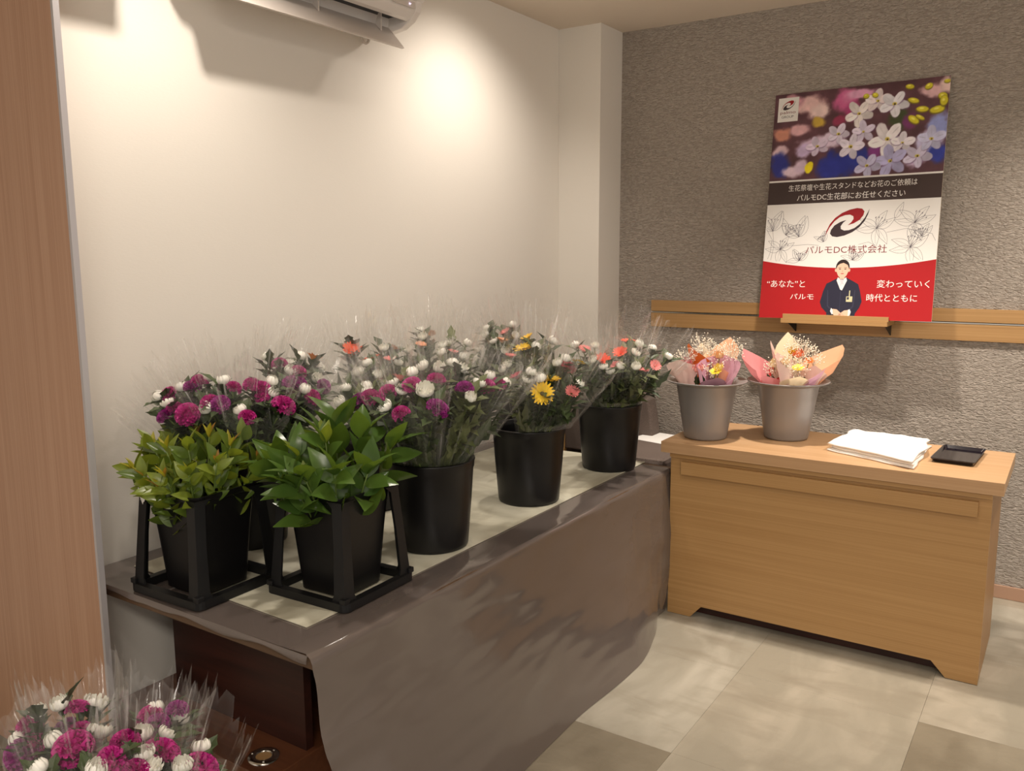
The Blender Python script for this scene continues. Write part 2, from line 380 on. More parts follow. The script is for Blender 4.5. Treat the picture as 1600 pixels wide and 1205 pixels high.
# ------------------------------------------------------------------ air conditioner
ac = empty('air_conditioner', (WX, 2.07, 2.285), 'white wall-mounted air conditioner with its louvre open high on the cream wall', 'air conditioner')
Y0, Y1 = 1.64, 2.53
body = [(WX, 2.295), (-2.185, 2.289), (-2.180, 2.345), (-2.105, 2.352), (-2.098, 2.318), (-2.080, 2.322), (-2.058, 2.345), (-2.05, 2.372), (-2.05, 2.565), (-2.075, 2.585), (WX, 2.585)]
build(MB().prism(body, 'y', Y0+.03, Y1-.03), 'body', ACW, ac)
cap = [(WX, 2.295), (-2.185, 2.287), (-2.120, 2.297), (-2.080, 2.318), (-2.055, 2.345), (-2.048, 2.372), (-2.048, 2.567), (-2.075, 2.587), (WX, 2.587)]
for y in (Y0, Y1-.03): build(MB().prism(cap, 'y', y, y+.03), 'end_cap', ACW, ac, bevel=.004)
build(MB().prism([(-2.048, 2.378), (-2.036, 2.385), (-2.034, 2.57), (-2.05, 2.585), (-2.05, 2.378)], 'y', Y0-.002, Y1+.002), 'front_cover', ACW, ac, bevel=.002)
build(MB().box(-2.178, -2.108, Y0+.035, Y1-.035, 2.338, 2.344), 'air_slot', BLACK, ac)
fl_ = MB().prism([(-2.176, 2.300), (-2.168, 2.302), (-2.130, 2.262), (-2.100, 2.228), (-2.096, 2.222), (-2.108, 2.222), (-2.138, 2.254)], 'y', Y0+.04, Y1-.045)
lv = build(fl_, 'louvre', ACG, ac, bevel=.001)
for y in (Y0+.25, Y1-.42, Y1-.12): build(MB().prism([(-2.165, 2.300), (-2.15, 2.335), (-2.138, 2.335), (-2.140, 2.275)], 'y', y, y+.006), 'louvre_arm', ACG, lv)
build(MB().tube([(-2.15, Y1-.40, 2.331), (-2.12, Y1-.40, 2.328)], .010, 12), 'pivot', BLACK, lv)
build(MB().box(-2.0495, -2.047, Y1-.16, Y1-.04, 2.350, 2.372), 'display_strip', ACG, ac)
build(MB().lathe([(.0001, -.0012), (.003, -.0008), (.0035, 0)], 0, 0, 12), 'indicator_lamp', LED, ac, local=True).location = (-2.0455-WX, Y1-.07-2.07, 2.361-2.285)
build(MB().tube([(-2.27, Y1-.06+.02*math.cos(a), 2.285+.02*math.sin(a)-.005) for a in [PI*k/8 for k in range(8, 17)]], .005, 8), 'drain_clip', ACG, ac, smooth=True)

# ------------------------------------------------------------------ poster ledge and poster
lg = empty('picture_ledge', (-.915, WY, 1.17), 'small oak ledge fixed to the wall rail holding the poster', 'shelf')
build(MB().box(-1.142, -.688, 3.955, 4.128, 1.176, 1.196), 'shelf_board', OAK, lg, bevel=.001)
build(MB().box(-1.134, -.684, 3.957, 3.968, 1.196, 1.217), 'front_lip', OAK, lg, bevel=.001)
for x in (-1.118, -.702): build(MB().prism([(3.985, 1.1755), (4.128, 1.1755), (4.128, 1.125), (4.121, 1.125)], 'x', x, x+.003), 'bracket', BLACK, lg)

po = empty('poster', (-.882, 3.976, 1.1985), 'large flower-shop poster board with a blossom photograph leaning on the oak ledge', 'poster')
po.rotation_mode = 'XYZ'; po.rotation_euler = (-math.radians(9.3), -.0126, 0)
def flat(name, polys, m, layer, parent=None, label=None):
    """printed shapes: list of 2-D outlines (u, t) on the board face; layer raises the ink by tenths of a mm"""
    mb = MB(); y = -.0075-.00018*layer
    for p in polys: mb.add([(u, y, t) for u, t in p], [tuple(range(len(p)))])
    o = build(mb, name, m, None, local=True); o.parent = parent or po
    if label: o['label'] = label
    return o
def ink(name, r, g, b): return mat('ink_'+name, srgb(r, g, b), .38, spec=.4)
H = 1.03
build(MB().box(-.364, .364, -.007, 0, 0, H), 'board', mat('board_core', srgb(222, 206, 178), .6), None, local=True).parent = po
flat('white_field', [[(-.364, 0), (.364, 0), (.364, H), (-.364, H)]], ink('white', 232, 229, 224), 0)
# red foot with a dished top edge
arc = [(.364-.728*k/24, .228+.034*(2*k/24-1)**2) for k in range(25)]
flat('red_field', [[(-.364, 0), (.364, 0)]+arc], ink('red', 170, 22, 28), 1, label='red foot panel')
flat('dark_band', [[(-.364, .521), (.364, .521), (.364, .623), (-.364, .623)]], ink('dark', 66, 52, 50), 1, label='dark brown caption band')
# the blossom photograph: a finely coloured print
def photo():
    NU, NV = 300, 164
    u = np.linspace(0, 1, NU)[:, None]*np.ones((1, NV)); v = np.ones((NU, 1))*np.linspace(0, 1, NV)[None, :]
    # picture coordinates used for the sketch: x 0..1170, y 0..585 (downwards)
    X = u*1170; Y = (1-v)*585
    rr = np.random.RandomState(5)
    def fbm(sc, seed):
        r = np.random.RandomState(seed); out = np.zeros_like(X)
        for k in range(4):
            s = sc/2**k; g = r.rand(64, 64); gx = (X/s) % 62; gy = (Y/s) % 62
            i, j = gx.astype(int), gy.astype(int); fx, fy = gx-i, gy-j; fx = fx*fx*(3-2*fx); fy = fy*fy*(3-2*fy)
            out += ((g[i, j]*(1-fx)+g[i+1, j]*fx)*(1-fy)+(g[i, j+1]*(1-fx)+g[i+1, j+1]*fx)*fy)/2**(k+1)
        return out
    base = np.array([92, 62, 70.])[None, None, :]*np.ones(X.shape+(1,))
    f0 = fbm(90, 1)[..., None]; base = base*(.75+.5*f0)
    def blob(x, y, rx, ry, c, soft=.35, a=0, amt=1, wob=.35, seed=2):
        nonlocal base
        dx, dy = X-x, Y-y; ca, sa = math.cos(a), math.sin(a)
        d = np.sqrt(((dx*ca+dy*sa)/rx)**2+((-dx*sa+dy*ca)/ry)**2)+wob*(fbm(60, seed)-.5)*2
        w = np.clip((1-d)/soft, 0, 1)[..., None]*amt; w = w*w*(3-2*w)
        base = base*(1-w)+np.array(c, float)*w*(.9+.2*fbm(40, seed+9)[..., None])
    B = [(260,90,130,75,(222,186,184)),(330,140,100,70,(226,200,196)),(120,60,110,60,(200,150,160)),(500,90,100,90,(190,96,140)),(530,60,80,60,(206,120,160)),
         (560,150,70,90,(170,70,120)),(470,210,60,50,(150,60,90)),(60,270,80,60,(200,140,120)),(180,250,90,50,(214,170,176)),(330,210,60,40,(190,160,70)),
         (600,50,120,40,(215,160,190)),(60,390,70,50,(205,178,186)),(300,360,150,60,(206,182,206)),(230,400,80,60,(196,176,210)),(420,330,110,60,(214,196,216)),
         (70,480,90,110,(44,52,130)),(500,500,150,110,(40,52,140)),(420,520,100,90,(46,58,150)),(620,470,90,90,(44,56,140)),(170,530,100,50,(212,190,204)),(230,500,60,60,(206,184,204)),
         (1060,80,90,50,(214,176,180)),(1150,60,60,60,(224,196,190)),(1120,300,80,120,(150,160,214)),(1060,400,110,90,(196,190,224)),(1130,470,80,80,(52,66,156)),(980,510,80,60,(200,180,210)),
         (860,240,70,90,(70,80,52)),(940,260,60,60,(120,60,110)),(720,430,60,60,(130,60,130))]
    for k, (x, y, rx, ry, c) in enumerate(B): blob(x, y, rx, ry, c, .5, 0, .92, .4, 20+k)
    blob(280, 510, 30, 42, (232, 214, 40), .3, .3)
    # sharp star blossoms, each of five cupped petals
    def flower(x, y, r, tilt=1., rot=0., c=(236, 226, 232), cc=(208, 190, 90)):
        nonlocal base
        for k in range(5):
            a = rot+k*2*PI/5; px, py = x+r*.55*math.cos(a), y+r*.55*math.sin(a)*tilt
            sh = .84+.16*((k*37) % 5)/4
            aa = math.atan2(math.sin(a)*tilt, math.cos(a))
            blob(px+3, py+5, r*.52, r*.34, (110, 84, 120), .25, aa, .55, .2, 50+k)
            blob(px, py, r*.50, r*.32, tuple(q*sh for q in c), .16, aa, 1, .25, 40+k+int(x) % 7)
            blob(px+r*.1*math.cos(a), py+r*.1*math.sin(a)*tilt, r*.34, r*.05, tuple(q*.82 for q in c), .5, aa, .6, .1, 60)
        blob(x, y, r*.16, r*.14*tilt, cc, .3); blob(x+2, y+2, r*.07, r*.07, (70, 60, 30), .3)
    for (x, y, r, t, ro, c) in [(600,180,95,.9,.3,(240,232,230)),(720,110,90,.8,1.0,(238,224,226)),(830,140,100,.75,.2,(238,236,244)),(640,300,80,.9,.8,(226,216,238)),(470,300,80,.8,.1,(228,218,236)),
                             (330,370,80,.7,.6,(222,206,228)),(560,390,90,.9,1.2,(232,224,240)),(800,360,120,.9,.4,(244,238,242)),(900,390,80,.7,1.,(236,230,240)),(830,500,110,.9,.7,(190,186,226)),
                             (680,520,90,.8,.2,(200,196,226)),(1000,480,90,.7,.2,(214,206,230)),(1080,380,90,.8,.9,(206,206,236))]: flower(x, y, r, t, ro, c)
    for (x, y, rx, ry, a) in [(920,40,34,20,.2),(1040,50,30,24,-.4),(950,130,44,22,.3),(1010,190,50,24,.1),(1100,200,56,30,-.1),(1130,120,34,28,.3),(960,250,50,28,.6),(1150,30,24,16,0),(640,70,24,20,0),(700,70,26,20,.3),(1000,240,40,16,.5),(1140,150,30,40,0)]:
        blob(x, y+4, rx, ry, (120, 110, 30), .25, a, .8, .1); blob(x, y, rx*.9, ry*.8, (206, 196, 52), .3, a, 1, .15); blob(x-4, y-5, rx*.4, ry*.3, (236, 230, 120), .5, a, .8, .1)
    base = np.clip((base-128)*1.12+134, 0, 255)/255
    lin = np.where(base <= .04045, base/12.92, ((base+.055)/1.055)**2.4)
    me = bpy.data.meshes.new('photograph_print')
    vs = np.stack([-.364+.728*u, np.full_like(u, -.0075-.00018*1), .631+(H-.631)*v], -1).reshape(-1, 3)
    idx = np.arange(NU*NV).reshape(NU, NV)
    fs = np.stack([idx[:-1, :-1], idx[1:, :-1], idx[1:, 1:], idx[:-1, 1:]], -1).reshape(-1, 4)
    me.from_pydata(vs.tolist(), [], fs.tolist())
    at = me.color_attributes.new('ink', 'FLOAT_COLOR', 'POINT')
    at.data.foreach_set('color', np.concatenate([lin.reshape(-1, 3), np.ones((NU*NV, 1))], 1).astype(np.float32).ravel())
    m = bpy.data.materials.new('photograph_ink'); m.use_nodes = True; nt = m.node_tree
    n = nt.nodes.new('ShaderNodeVertexColor'); n.layer_name = 'ink'; b = nt.nodes['Principled BSDF']
    nt.links.new(n.outputs[0], b.inputs['Base Color']); b.inputs['Roughness'].default_value = .35
    me.materials.append(m)
    o = bpy.data.objects.new('photograph', me); COL.objects.link(o); o.parent = po; o['label'] = 'printed photograph of white and blue blossoms'
photo()
def text(body, u0, u1, t0, height, m, layer, name='lettering', weight=0.):
    cu = bpy.data.curves.new('t', 'FONT'); cu.body = body; cu.size = 1; cu.offset = weight; cu.resolution_u = 3
    o = bpy.data.objects.new('t', cu); COL.objects.link(o)
    dg = bpy.context.evaluated_depsgraph_get(); me = bpy.data.meshes.new_from_object(o.evaluated_get(dg)); me.name = name
    bpy.data.objects.remove(o)
    xs = [v.co.x for v in me.vertices]; ys = [v.co.y for v in me.vertices]
    x0, x1, y0, y1 = min(xs), max(xs), min(ys), max(ys); sx = (u1-u0)/(x1-x0); sy = height/(y1-y0)
    for v in me.vertices: v.co = ((v.co.x-x0)*sx+u0, -.0075-.00018*layer, (v.co.y-y0)*sy+t0)
    me.materials.clear(); me.materials.append(m)
    o = bpy.data.objects.new(name, me); COL.objects.link(o); o.parent = po
    return o
WH = ink('letter_white', 240, 236, 230); DR = ink('letter_red', 118, 20, 30); DK = ink('letter_dark', 58, 44, 48)
text('生花祭壇や生花スタンドなどお花のご依頼は', -.272, .268, .579, .029, WH, 2, weight=0)
text('パルモDC生花部にお任せください', -.231, .224, .533, .030, WH, 2, weight=0)
text('パルモDC株式会社', -.176, .168, .292, .036, DR, 2, weight=0)
text('“あなた”と', -.338, -.166, .141, .032, WH, 3, weight=0)
text('パルモ', -.228, -.124, .087, .025, WH, 3, weight=0)
text('変わっていく', .138, .346, .141, .034, WH, 3, weight=0)
text('時代とともに', .100, .302, .081, .033, WH, 3, weight=0)
# emblem: two interlocking swooshes (upper red, lower dark)
def emblem(u, t, s, layer):
    up = [(-.50, -.50), (-.47, -.30), (-.40, -.06), (-.28, .16), (-.12, .33), (.06, .44), (.24, .49), (.36, .46), (.42, .36), (.40, .22), (.32, .06), (.18, -.06), (.04, -.12), (.12, -.02), (.17, .10), (.16, .20), (.08, .26), (-.04, .25), (-.17, .18), (-.29, .04), (-.40, -.18)]
    lo = [(-x*1., -y) for x, y in up]
    flat('emblem_swoosh', [[(u+(x-.02)*s*1.42, t+(y+.025)*s) for x, y in up]], ink('emblem_red', 150, 20, 30), layer)
    flat('emblem_swoosh', [[(u+(x+.02)*s*1.42, t+(y-.025)*s) for x, y in lo]], DK, layer)
emblem(-.005, .428, .122, 2)
flat('logo_card', [[(-.348, .902), (-.256, .902), (-.256, 1.012), (-.348, 1.012)]], ink('white', 232, 229, 224), 3, label='small white logo card')
emblem(-.302, .977, .042, 4)
text('palmo', -.337, -.268, .934, .018, DR, 4, weight=0)
text('GROUP', -.330, -.276, .919, .011, DK, 4, weight=0)
# fine ink drawings of lilies
LN = ink('fine_line', 92, 86, 96)
def stroke(mb, pts, w=.0011):
    n = len(pts)
    for i in range(n-1):
        (a, b), (c, d) = pts[i], pts[i+1]; L = math.hypot(c-a, d-b) or 1; nx, ny = -(d-b)/L*w/2, (c-a)/L*w/2
        y = -.0075-.00018*1.5
        mb.add([(a+nx, y, b+ny), (c+nx, y, d+ny), (c-nx, y, d-ny), (a-nx, y, b-ny)], [(0, 1, 2, 3)])
def petal2(mb, cu, ct, ang, L, W, bend):
    A, B = [], []; M_ = []
    for k in range(11):
        s = k/10; w = W*math.sin(PI*s**.8)*(1-.15*s); a = ang+bend*s
        if k == 0: x, y = cu, ct
        else: x, y = x+L/10*math.cos(a), y+L/10*math.sin(a)
        A.append((x-w*math.sin(a), y+w*math.cos(a))); B.append((x+w*math.sin(a), y-w*math.cos(a))); M_.append((x, y))
    stroke(mb, A); stroke(mb, B); stroke(mb, M_[1:9], .0007)
def lily(mb, u, t, r, rot, n=6, spread=2*PI):
    for k in range(n): petal2(mb, u, t, rot+spread*k/n, r, r*.2, .45*(-1)**k)
    for k in range(5):
        a = rot+.3+k*.28; e = (u+r*.55*math.cos(a), t+r*.55*math.sin(a)); stroke(mb, [(u, t), ((u+e[0])/2, (t+e[1])/2+.003), e], .0009)
        stroke(mb, [(e[0]-.002, e[1]-.003), (e[0]+.002, e[1]+.003)], .003)
mb = MB()
for a in [(-.33, .40, .10, .9, 4, 2.2), (-.27, .38, .08, .2, 3, 2.), (-.21, .37, .10, 1.0, 4, 2.4), (-.29, .315, .07, .2, 6, 6.28), (-.20, .262, .06, .6, 5, 3.), (.12, .40, .085, .3, 6, 6.28), (.27, .42, .085, .1, 6, 6.28), (.26, .315, .085, .4, 6, 6.28), (.30, .36, .06, .6, 4, 3.), (.03, .262, .055, .3, 5, 2.8), (-.10, .345, .05, 1.2, 3, 1.8)]: lily(mb, *a)
petal2(mb, .19, .44, 1.1, .075, .014, .1)
for (p) in [[(-.36, .41), (-.33, .36), (-.335, .30), (-.345, .27)], [(-.33, .40), (-.32, .33), (-.33, .265)], [(.16, .38), (.24, .395), (.34, .37), (.355, .34)], [(-.24, .33), (-.17, .335), (-.12, .33)], [(.05, .33), (.09, .34), (.12, .325)]]: stroke(mb, p)
# keep the drawing inside the white field
keepf = [f for f in mb.f if all(abs(mb.v[i][0]) < .362 and .232+.034*(mb.v[i][0]/.364)**2 < mb.v[i][2] < .519 for i in f)]
mb.f = keepf; o = build(mb, 'line_drawing', LN, None, local=True); o.parent = po; o['kind'] = 'stuff'
# printed attendant in a navy uniform
SK = ink('skin', 232, 190, 164); HR = ink('hair', 42, 30, 30); NV = ink('navy', 40, 40, 58); NV2 = ink('navy_light', 58, 58, 78); SC = ink('scarf', 206, 204, 212)
def ell(u, t, a, b, n=20, a0=0, a1=2*PI): return [(u+a*math.cos(a0+(a1-a0)*k/n), t+b*math.sin(a0+(a1-a0)*k/n)) for k in range(n if a1-a0 > 6.2 else n+1)]
pu = -.008
flat('attendant_body', [[(pu-.012, .186), (pu-.045, .168), (pu-.064, .158), (pu-.076, .125), (pu-.087, .075), (pu-.078, .052), (pu-.055, .028), (pu-.056, .003), (pu+.062, .003), (pu+.066, .028), (pu+.082, .054), (pu+.090, .080), (pu+.080, .125), (pu+.070, .156), (pu+.050, .168), (pu+.016, .186)]], NV, 4, label='printed attendant in navy uniform')
flat('arm_line', [[(pu-.058, .13), (pu-.055, .13), (pu-.050, .06), (pu-.030, .04), (pu-.034, .037), (pu-.055, .058)], [(pu+.060, .13), (pu+.057, .13), (pu+.052, .06), (pu+.036, .04), (pu+.040, .037), (pu+.057, .058)], [(pu-.002, .125), (pu, .125), (pu, .03), (pu-.002, .03)]], NV2, 5)
flat('neck', [[(pu-.010, .205), (pu+.010, .205), (pu+.011, .178), (pu-.011, .178)]], SK, 5)
flat('blouse', [[(pu-.017, .187), (pu, .168), (pu+.017, .187), (pu+.022, .172), (pu+.004, .128), (pu-.004, .132), (pu-.022, .172)]], WH, 6)
flat('scarf', [[(pu-.009, .177), (pu+.010, .176), (pu+.006, .165), (pu+.012, .150), (pu+.002, .158), (pu-.006, .142), (pu-.004, .162)]], SC, 7)
flat('hair', [ell(pu, .232, .029, .033)], HR, 6)
flat('ear', [ell(pu-.028, .218, .0045, .008, 10), ell(pu+.028, .218, .0045, .008, 10)], SK, 6)
flat('face', [[(pu-.026, .226), (pu-.025, .212), (pu-.018, .194), (pu-.008, .184), (pu+.008, .184), (pu+.018, .194), (pu+.025, .212), (pu+.026, .226), (pu+.020, .241), (pu+.002, .250), (pu-.012, .246), (pu-.022, .238)]], SK, 7)
flat('eyebrow', [[(pu-.018, .229), (pu-.006, .2305), (pu-.006, .2288), (pu-.018, .2272)], [(pu+.018, .229), (pu+.006, .2305), (pu+.006, .2288), (pu+.018, .2272)]], HR, 8)
flat('eye', [ell(pu-.0115, .2225, .0046, .0020, 10), ell(pu+.0115, .2225, .0046, .0020, 10)], HR, 8)
flat('nose', [[(pu-.003, .2105), (pu+.003, .2105), (pu+.001, .219)]], ink('skin_shade', 206, 158, 130), 8)
flat('lips', [ell(pu, .2025, .0075, .0024, 12)], ink('lip', 190, 84, 84), 8)
flat('cuff', [[(pu-.036, .050), (pu-.026, .040), (pu-.022, .026), (pu-.032, .022), (pu-.040, .036)], [(pu+.042, .046), (pu+.034, .042), (pu+.036, .016), (pu+.044, .018), (pu+.048, .034)]], WH, 6)
flat('hand', [[(pu-.030, .046), (pu-.012, .044), (pu+.004, .030), (pu+.010, .014), (pu+.002, .006), (pu-.014, .008), (pu-.026, .022)], [(pu+.036, .042), (pu+.020, .040), (pu+.002, .026), (pu-.012, .012), (pu-.004, .004), (pu+.020, .006), (pu+.036, .016)]], SK, 7)
flat('finger_line', [[(pu-.004, .026), (pu+.012, .010), (pu+.013, .011), (pu-.003, .0275)], [(pu+.006, .030), (pu+.020, .014), (pu+.021, .015), (pu+.007, .0315)]], ink('skin_shade', 206, 158, 130), 8)
flat('name_badge', [[(pu+.024, .102), (pu+.050, .102), (pu+.050, .078), (pu+.024, .078)], [(pu+.035, .128), (pu+.039, .128), (pu+.039, .102), (pu+.035, .102)]], ink('badge', 206, 200, 160), 6)
flat('badge_photo', [[(pu+.027, .099), (pu+.036, .099), (pu+.036, .088), (pu+.027, .088)]], NV2, 7)
# ------------------------------------------------------------------ pots and buckets
def bucket_mesh():
    mb = MB()
    mb.lathe([(.0001, .0), (.104, .0), (.109, .004), (.1105, .012), (.122, .150), (.1285, .243), (.131, .247), (.1315, .262), (.134, .268), (.1335, .272), (.129, .273), (.1265, .270),
              (.1255, .250), (.119, .150), (.107, .014), (.100, .008), (.0001, .008)], 0, 0, 56)
    return mb
def bucket(x, y, z, label, group='black flower buckets'):
    t = empty('flower_bucket', (x, y, z), label, 'bucket', group)
    if not hasattr(bucket, 'me'): bucket.o = build(bucket_mesh(), 'bucket_body', BLACKPL, t, smooth=True, local=True); bucket.me = bucket.o.data
    else: inst(bucket.me, 'bucket_body', t, (0, 0, 0))
    if not hasattr(bucket, 'w'):
        bucket.w = bpy.data.meshes.new('water'); q = MB().lathe([(.0001, .09), (.112, .09)], 0, 0, 40); bucket.w.from_pydata(q.v, [], q.f); bucket.w.materials.append(mat('dark_water', srgb(28, 30, 26), .05))
    inst(bucket.w, 'water', t, (0, 0, 0))
    return t
BK = {'B1': (-2.107, 1.707, ZT), 'B5': (-2.05, 2.2, ZT), 'B6': (-2.05, 2.60, ZT), 'B7': (-2.04, 3.185, ZT), 'B2': (-1.609, 1.988, ZT), 'B3': (-1.617, 2.555, ZT), 'B4': (-1.591, 3.137, ZT), 'B0': (-1.44, .80, .001)}
BL = {'B1': 'black bucket against the cream wall behind the left square leaf pot', 'B5': 'black bucket against the wall hidden behind the right square leaf pot',
      'B6': 'black bucket against the wall, hidden behind the front bucket of magenta flowers', 'B7': 'black bucket against the wall in the far corner of the table',
      'B2': 'black bucket at the front of the table just right of the leaf pots', 'B3': 'black bucket with yellow gerberas, middle of the three front buckets',
      'B4': 'black bucket at the far end of the table nearest the desk', 'B0': 'black bucket of magenta bouquets standing on the floor by the door'}
for k, c in BK.items(): bucket(*c, BL[k])

def grey_pot(x, y, label):
    t = empty('grey_pot', (x, y, .7355), label, 'pot', 'grey pots on the desk')
    if not hasattr(grey_pot, 'me'):
        mb = MB().lathe([(.0001, 0), (.080, 0), (.086, .003), (.0885, .010), (.104, .110), (.122, .222), (.127, .227), (.150, .231), (.163, .237), (.1645, .241), (.160, .242), (.148, .236), (.124, .232), (.119, .226), (.101, .110), (.085, .012), (.0001, .008)], 0, 0, 64)
        grey_pot.me = build(mb, 'pot_body', GREYPOT, t, smooth=True, local=True).data
    else: inst(grey_pot.me, 'pot_body', t, (0, 0, 0))
    return t
PA, PB = (-1.265, 3.372), (-.979, 3.54)
grey_pot(*PA, 'grey wide-rimmed pot on the desk, the left one'); grey_pot(*PB, 'grey wide-rimmed pot on the desk, the right one')

# square leaf pots standing in their frames
def rrect(h, r, n=4, hy=None):
    hy = hy or h; P = []
    for cx, cy, a0 in ((h-r, hy-r, 0), (-h+r, hy-r, PI/2), (-h+r, -hy+r, PI), (h-r, -hy+r, 3*PI/2)):
        P += [(cx+r*math.cos(a0+PI/2*k/n), cy+r*math.sin(a0+PI/2*k/n)) for k in range(n+1)]
    return P
def square_pot(x, y, rz, label):
    t = empty('square_pot', (x, y, ZT), label, 'pot', 'square black leaf pots')
    t.rotation_euler.z = rz
    mb = MB(); rings = [(.070, .012, .012), (.076, .016, .006), (.089, .020, .16), (.0985, .022, .258), (.101, .022, .262), (.102, .022, .276), (.098, .020, .276), (.086, .018, .16), (.072, .014, .016)]
    n = len(rrect(.1, .02)); P = []
    for h, r, z in rings: P += [(a, b, z) for a, b in rrect(h, r)]
    mb.add(P, [(i*n+k, i*n+(k+1) % n, (i+1)*n+(k+1) % n, (i+1)*n+k) for i in range(len(rings)-1) for k in range(n)]+[tuple(range(n)), tuple(range((len(rings)-1)*n, len(rings)*n))])
    build(mb, 'pot_body', BLACKPL, t, local=True, smooth=False)
    fr = MB(); A = rrect(.140, .020); B = rrect(.118, .006)
    P = [(a, b, 0.0005) for a, b in A]+[(a, b, .022) for a, b in A]+[(a, b, .022) for a, b in B]+[(a, b, .0005) for a, b in B]
    fr.add(P, [(j*n+k, j*n+(k+1) % n, ((j+1) % 4)*n+(k+1) % n, ((j+1) % 4)*n+k) for j in range(4) for k in range(n)])
    fo = build(fr, 'base_frame', BLACKMAT, t, local=True)
    for sx in (-1, 1):
        for sy in (-1, 1):
            l = MB()
            def L(s, z, w):   # angle-section leg: from the frame corner up to the pot rim
                c = .132-.022*z/.28; return [(sx*c, sy*c, z), (sx*(c-w), sy*c, z), (sx*(c-w), sy*(c-.005), z), (sx*(c-.005), sy*(c-.005), z), (sx*(c-.005), sy*(c-w), z), (sx*c, sy*(c-w), z)]
            rs = [L(0, .020, .044), L(0, .035, .036), L(0, .15, .031), L(0, .255, .032), L(0, .270, .050)]
            l.add([p for r in rs for p in r], [(i*6+k, i*6+(k+1) % 6, (i+1)*6+(k+1) % 6, (i+1)*6+k) for i in range(4) for k in range(6)]+[tuple(range(6)), tuple(range(24, 30))])
            lo = build(l, 'leg', BLACKMAT, t, local=True)
            build(MB().box(sx*.128-.010, sx*.128+.010, sy*.128-.010, sy*.128+.010, .020, .034), 'foot_clip', BLACKMAT, lo, local=True, bevel=.002)
    return t
SP = {'L': (-1.918, 1.402), 'R': (-1.603, 1.590)}
square_pot(*SP['L'], math.radians(1), 'square black pot in a frame, the left one, with small yellowish-green leaves')
square_pot(*SP['R'], math.radians(2), 'square black pot in a frame, the right one, with broad dark green leaves')

# ------------------------------------------------------------------ evergreen sprigs
def leaf_mesh(name, L, W, curl, fold, m, tipw=1.):
    mb = MB(); P = []; n = 9
    for i in range(n):
        s = i/(n-1); w = W/2*math.sin(PI*min(1, s*.97+.015)**.85)**.9*(1-.25*s); z = -curl*L*s*s
        for j in (-2, -1, 0, 1, 2):
            P.append((j/2*w, L*s, z+fold*abs(j/2)*w))
    mb.grid(P, n, 5)
    me = bpy.data.meshes.new(name); me.from_pydata(mb.v, [], mb.f); me.shade_smooth(); me.materials.append(m); return me
def leafmat(name, c, c2, rough=.3):
    m = mat(name, srgb(*c), rough, spec=.5, noise=((14, 14, 14), 3, .3, .7, srgb(*c2), 0))
    nt = m.node_tree; b = nt.nodes['Principled BSDF']; out = nt.nodes['Material Output']
    tl = nt.nodes.new('ShaderNodeBsdfTranslucent'); tl.inputs[0].default_value = srgb(min(255, c[0]+60), min(255, c[1]+60), c[2])
    mx = nt.nodes.new('ShaderNodeMixShader'); mx.inputs[0].default_value = .2
    nt.links.new(b.outputs[0], mx.inputs[1]); nt.links.new(tl.outputs[0], mx.inputs[2]); nt.links.new(mx.outputs[0], out.inputs[0])
    return m
LD = leafmat('broad_leaf_green', (80, 108, 46), (60, 88, 36), .26)
LD2 = leafmat('broad_leaf_deep_green', (66, 94, 40), (50, 76, 32), .26)
LY = leafmat('small_leaf_olive', (122, 136, 48), (96, 114, 36), .32)
LY2 = leafmat('small_leaf_green', (90, 112, 44), (70, 90, 34), .32)
LT = leafmat('young_leaf_yellow', (168, 160, 50), (140, 130, 40), .35)
LB = leafmat('young_leaf_bronze', (160, 116, 52), (130, 100, 40), .35)
STEM = mat('green_stem', srgb(104, 124, 56), .5)
big = [leaf_mesh('leaf', .100, .058, c, f, m) for c, f, m in ((.25, .25, LD), (.45, .15, LD), (.1, .35, LD2), (.3, .1, LD2))]
sml = [leaf_mesh('leaf', .062, .034, c, f, m) for c, f, m in ((.15, .35, LY), (.35, .2, LY), (.1, .45, LY2), (.25, .25, LY2))]
tip_y = leaf_mesh('leaf', .045, .015, .1, .5, LT); tip_b = leaf_mesh('leaf', .042, .014, .1, .5, LB)
def frame_quat(yd, zh):
    y = Vector(yd).normalized(); x = y.cross(Vector(zh)).normalized() if abs(y.dot(Vector(zh).normalized())) < .98 else y.orthogonal(); z = x.cross(y)
    return Matrix((x, y, z)).transposed().to_quaternion()
ORD = ['leftmost', 'second from left', 'third from left', 'fourth from left', 'fifth from left', 'sixth from left', 'seventh from left', 'eighth from left', 'ninth from left', 'tenth from left', 'eleventh from left', 'twelfth from left', 'thirteenth from left', 'fourteenth from left', 'fifteenth from left', 'sixteenth from left', 'seventeenth from left', 'eighteenth from left']
def ordn(i, n): return ORD[i] if i < n-1 else 'rightmost'
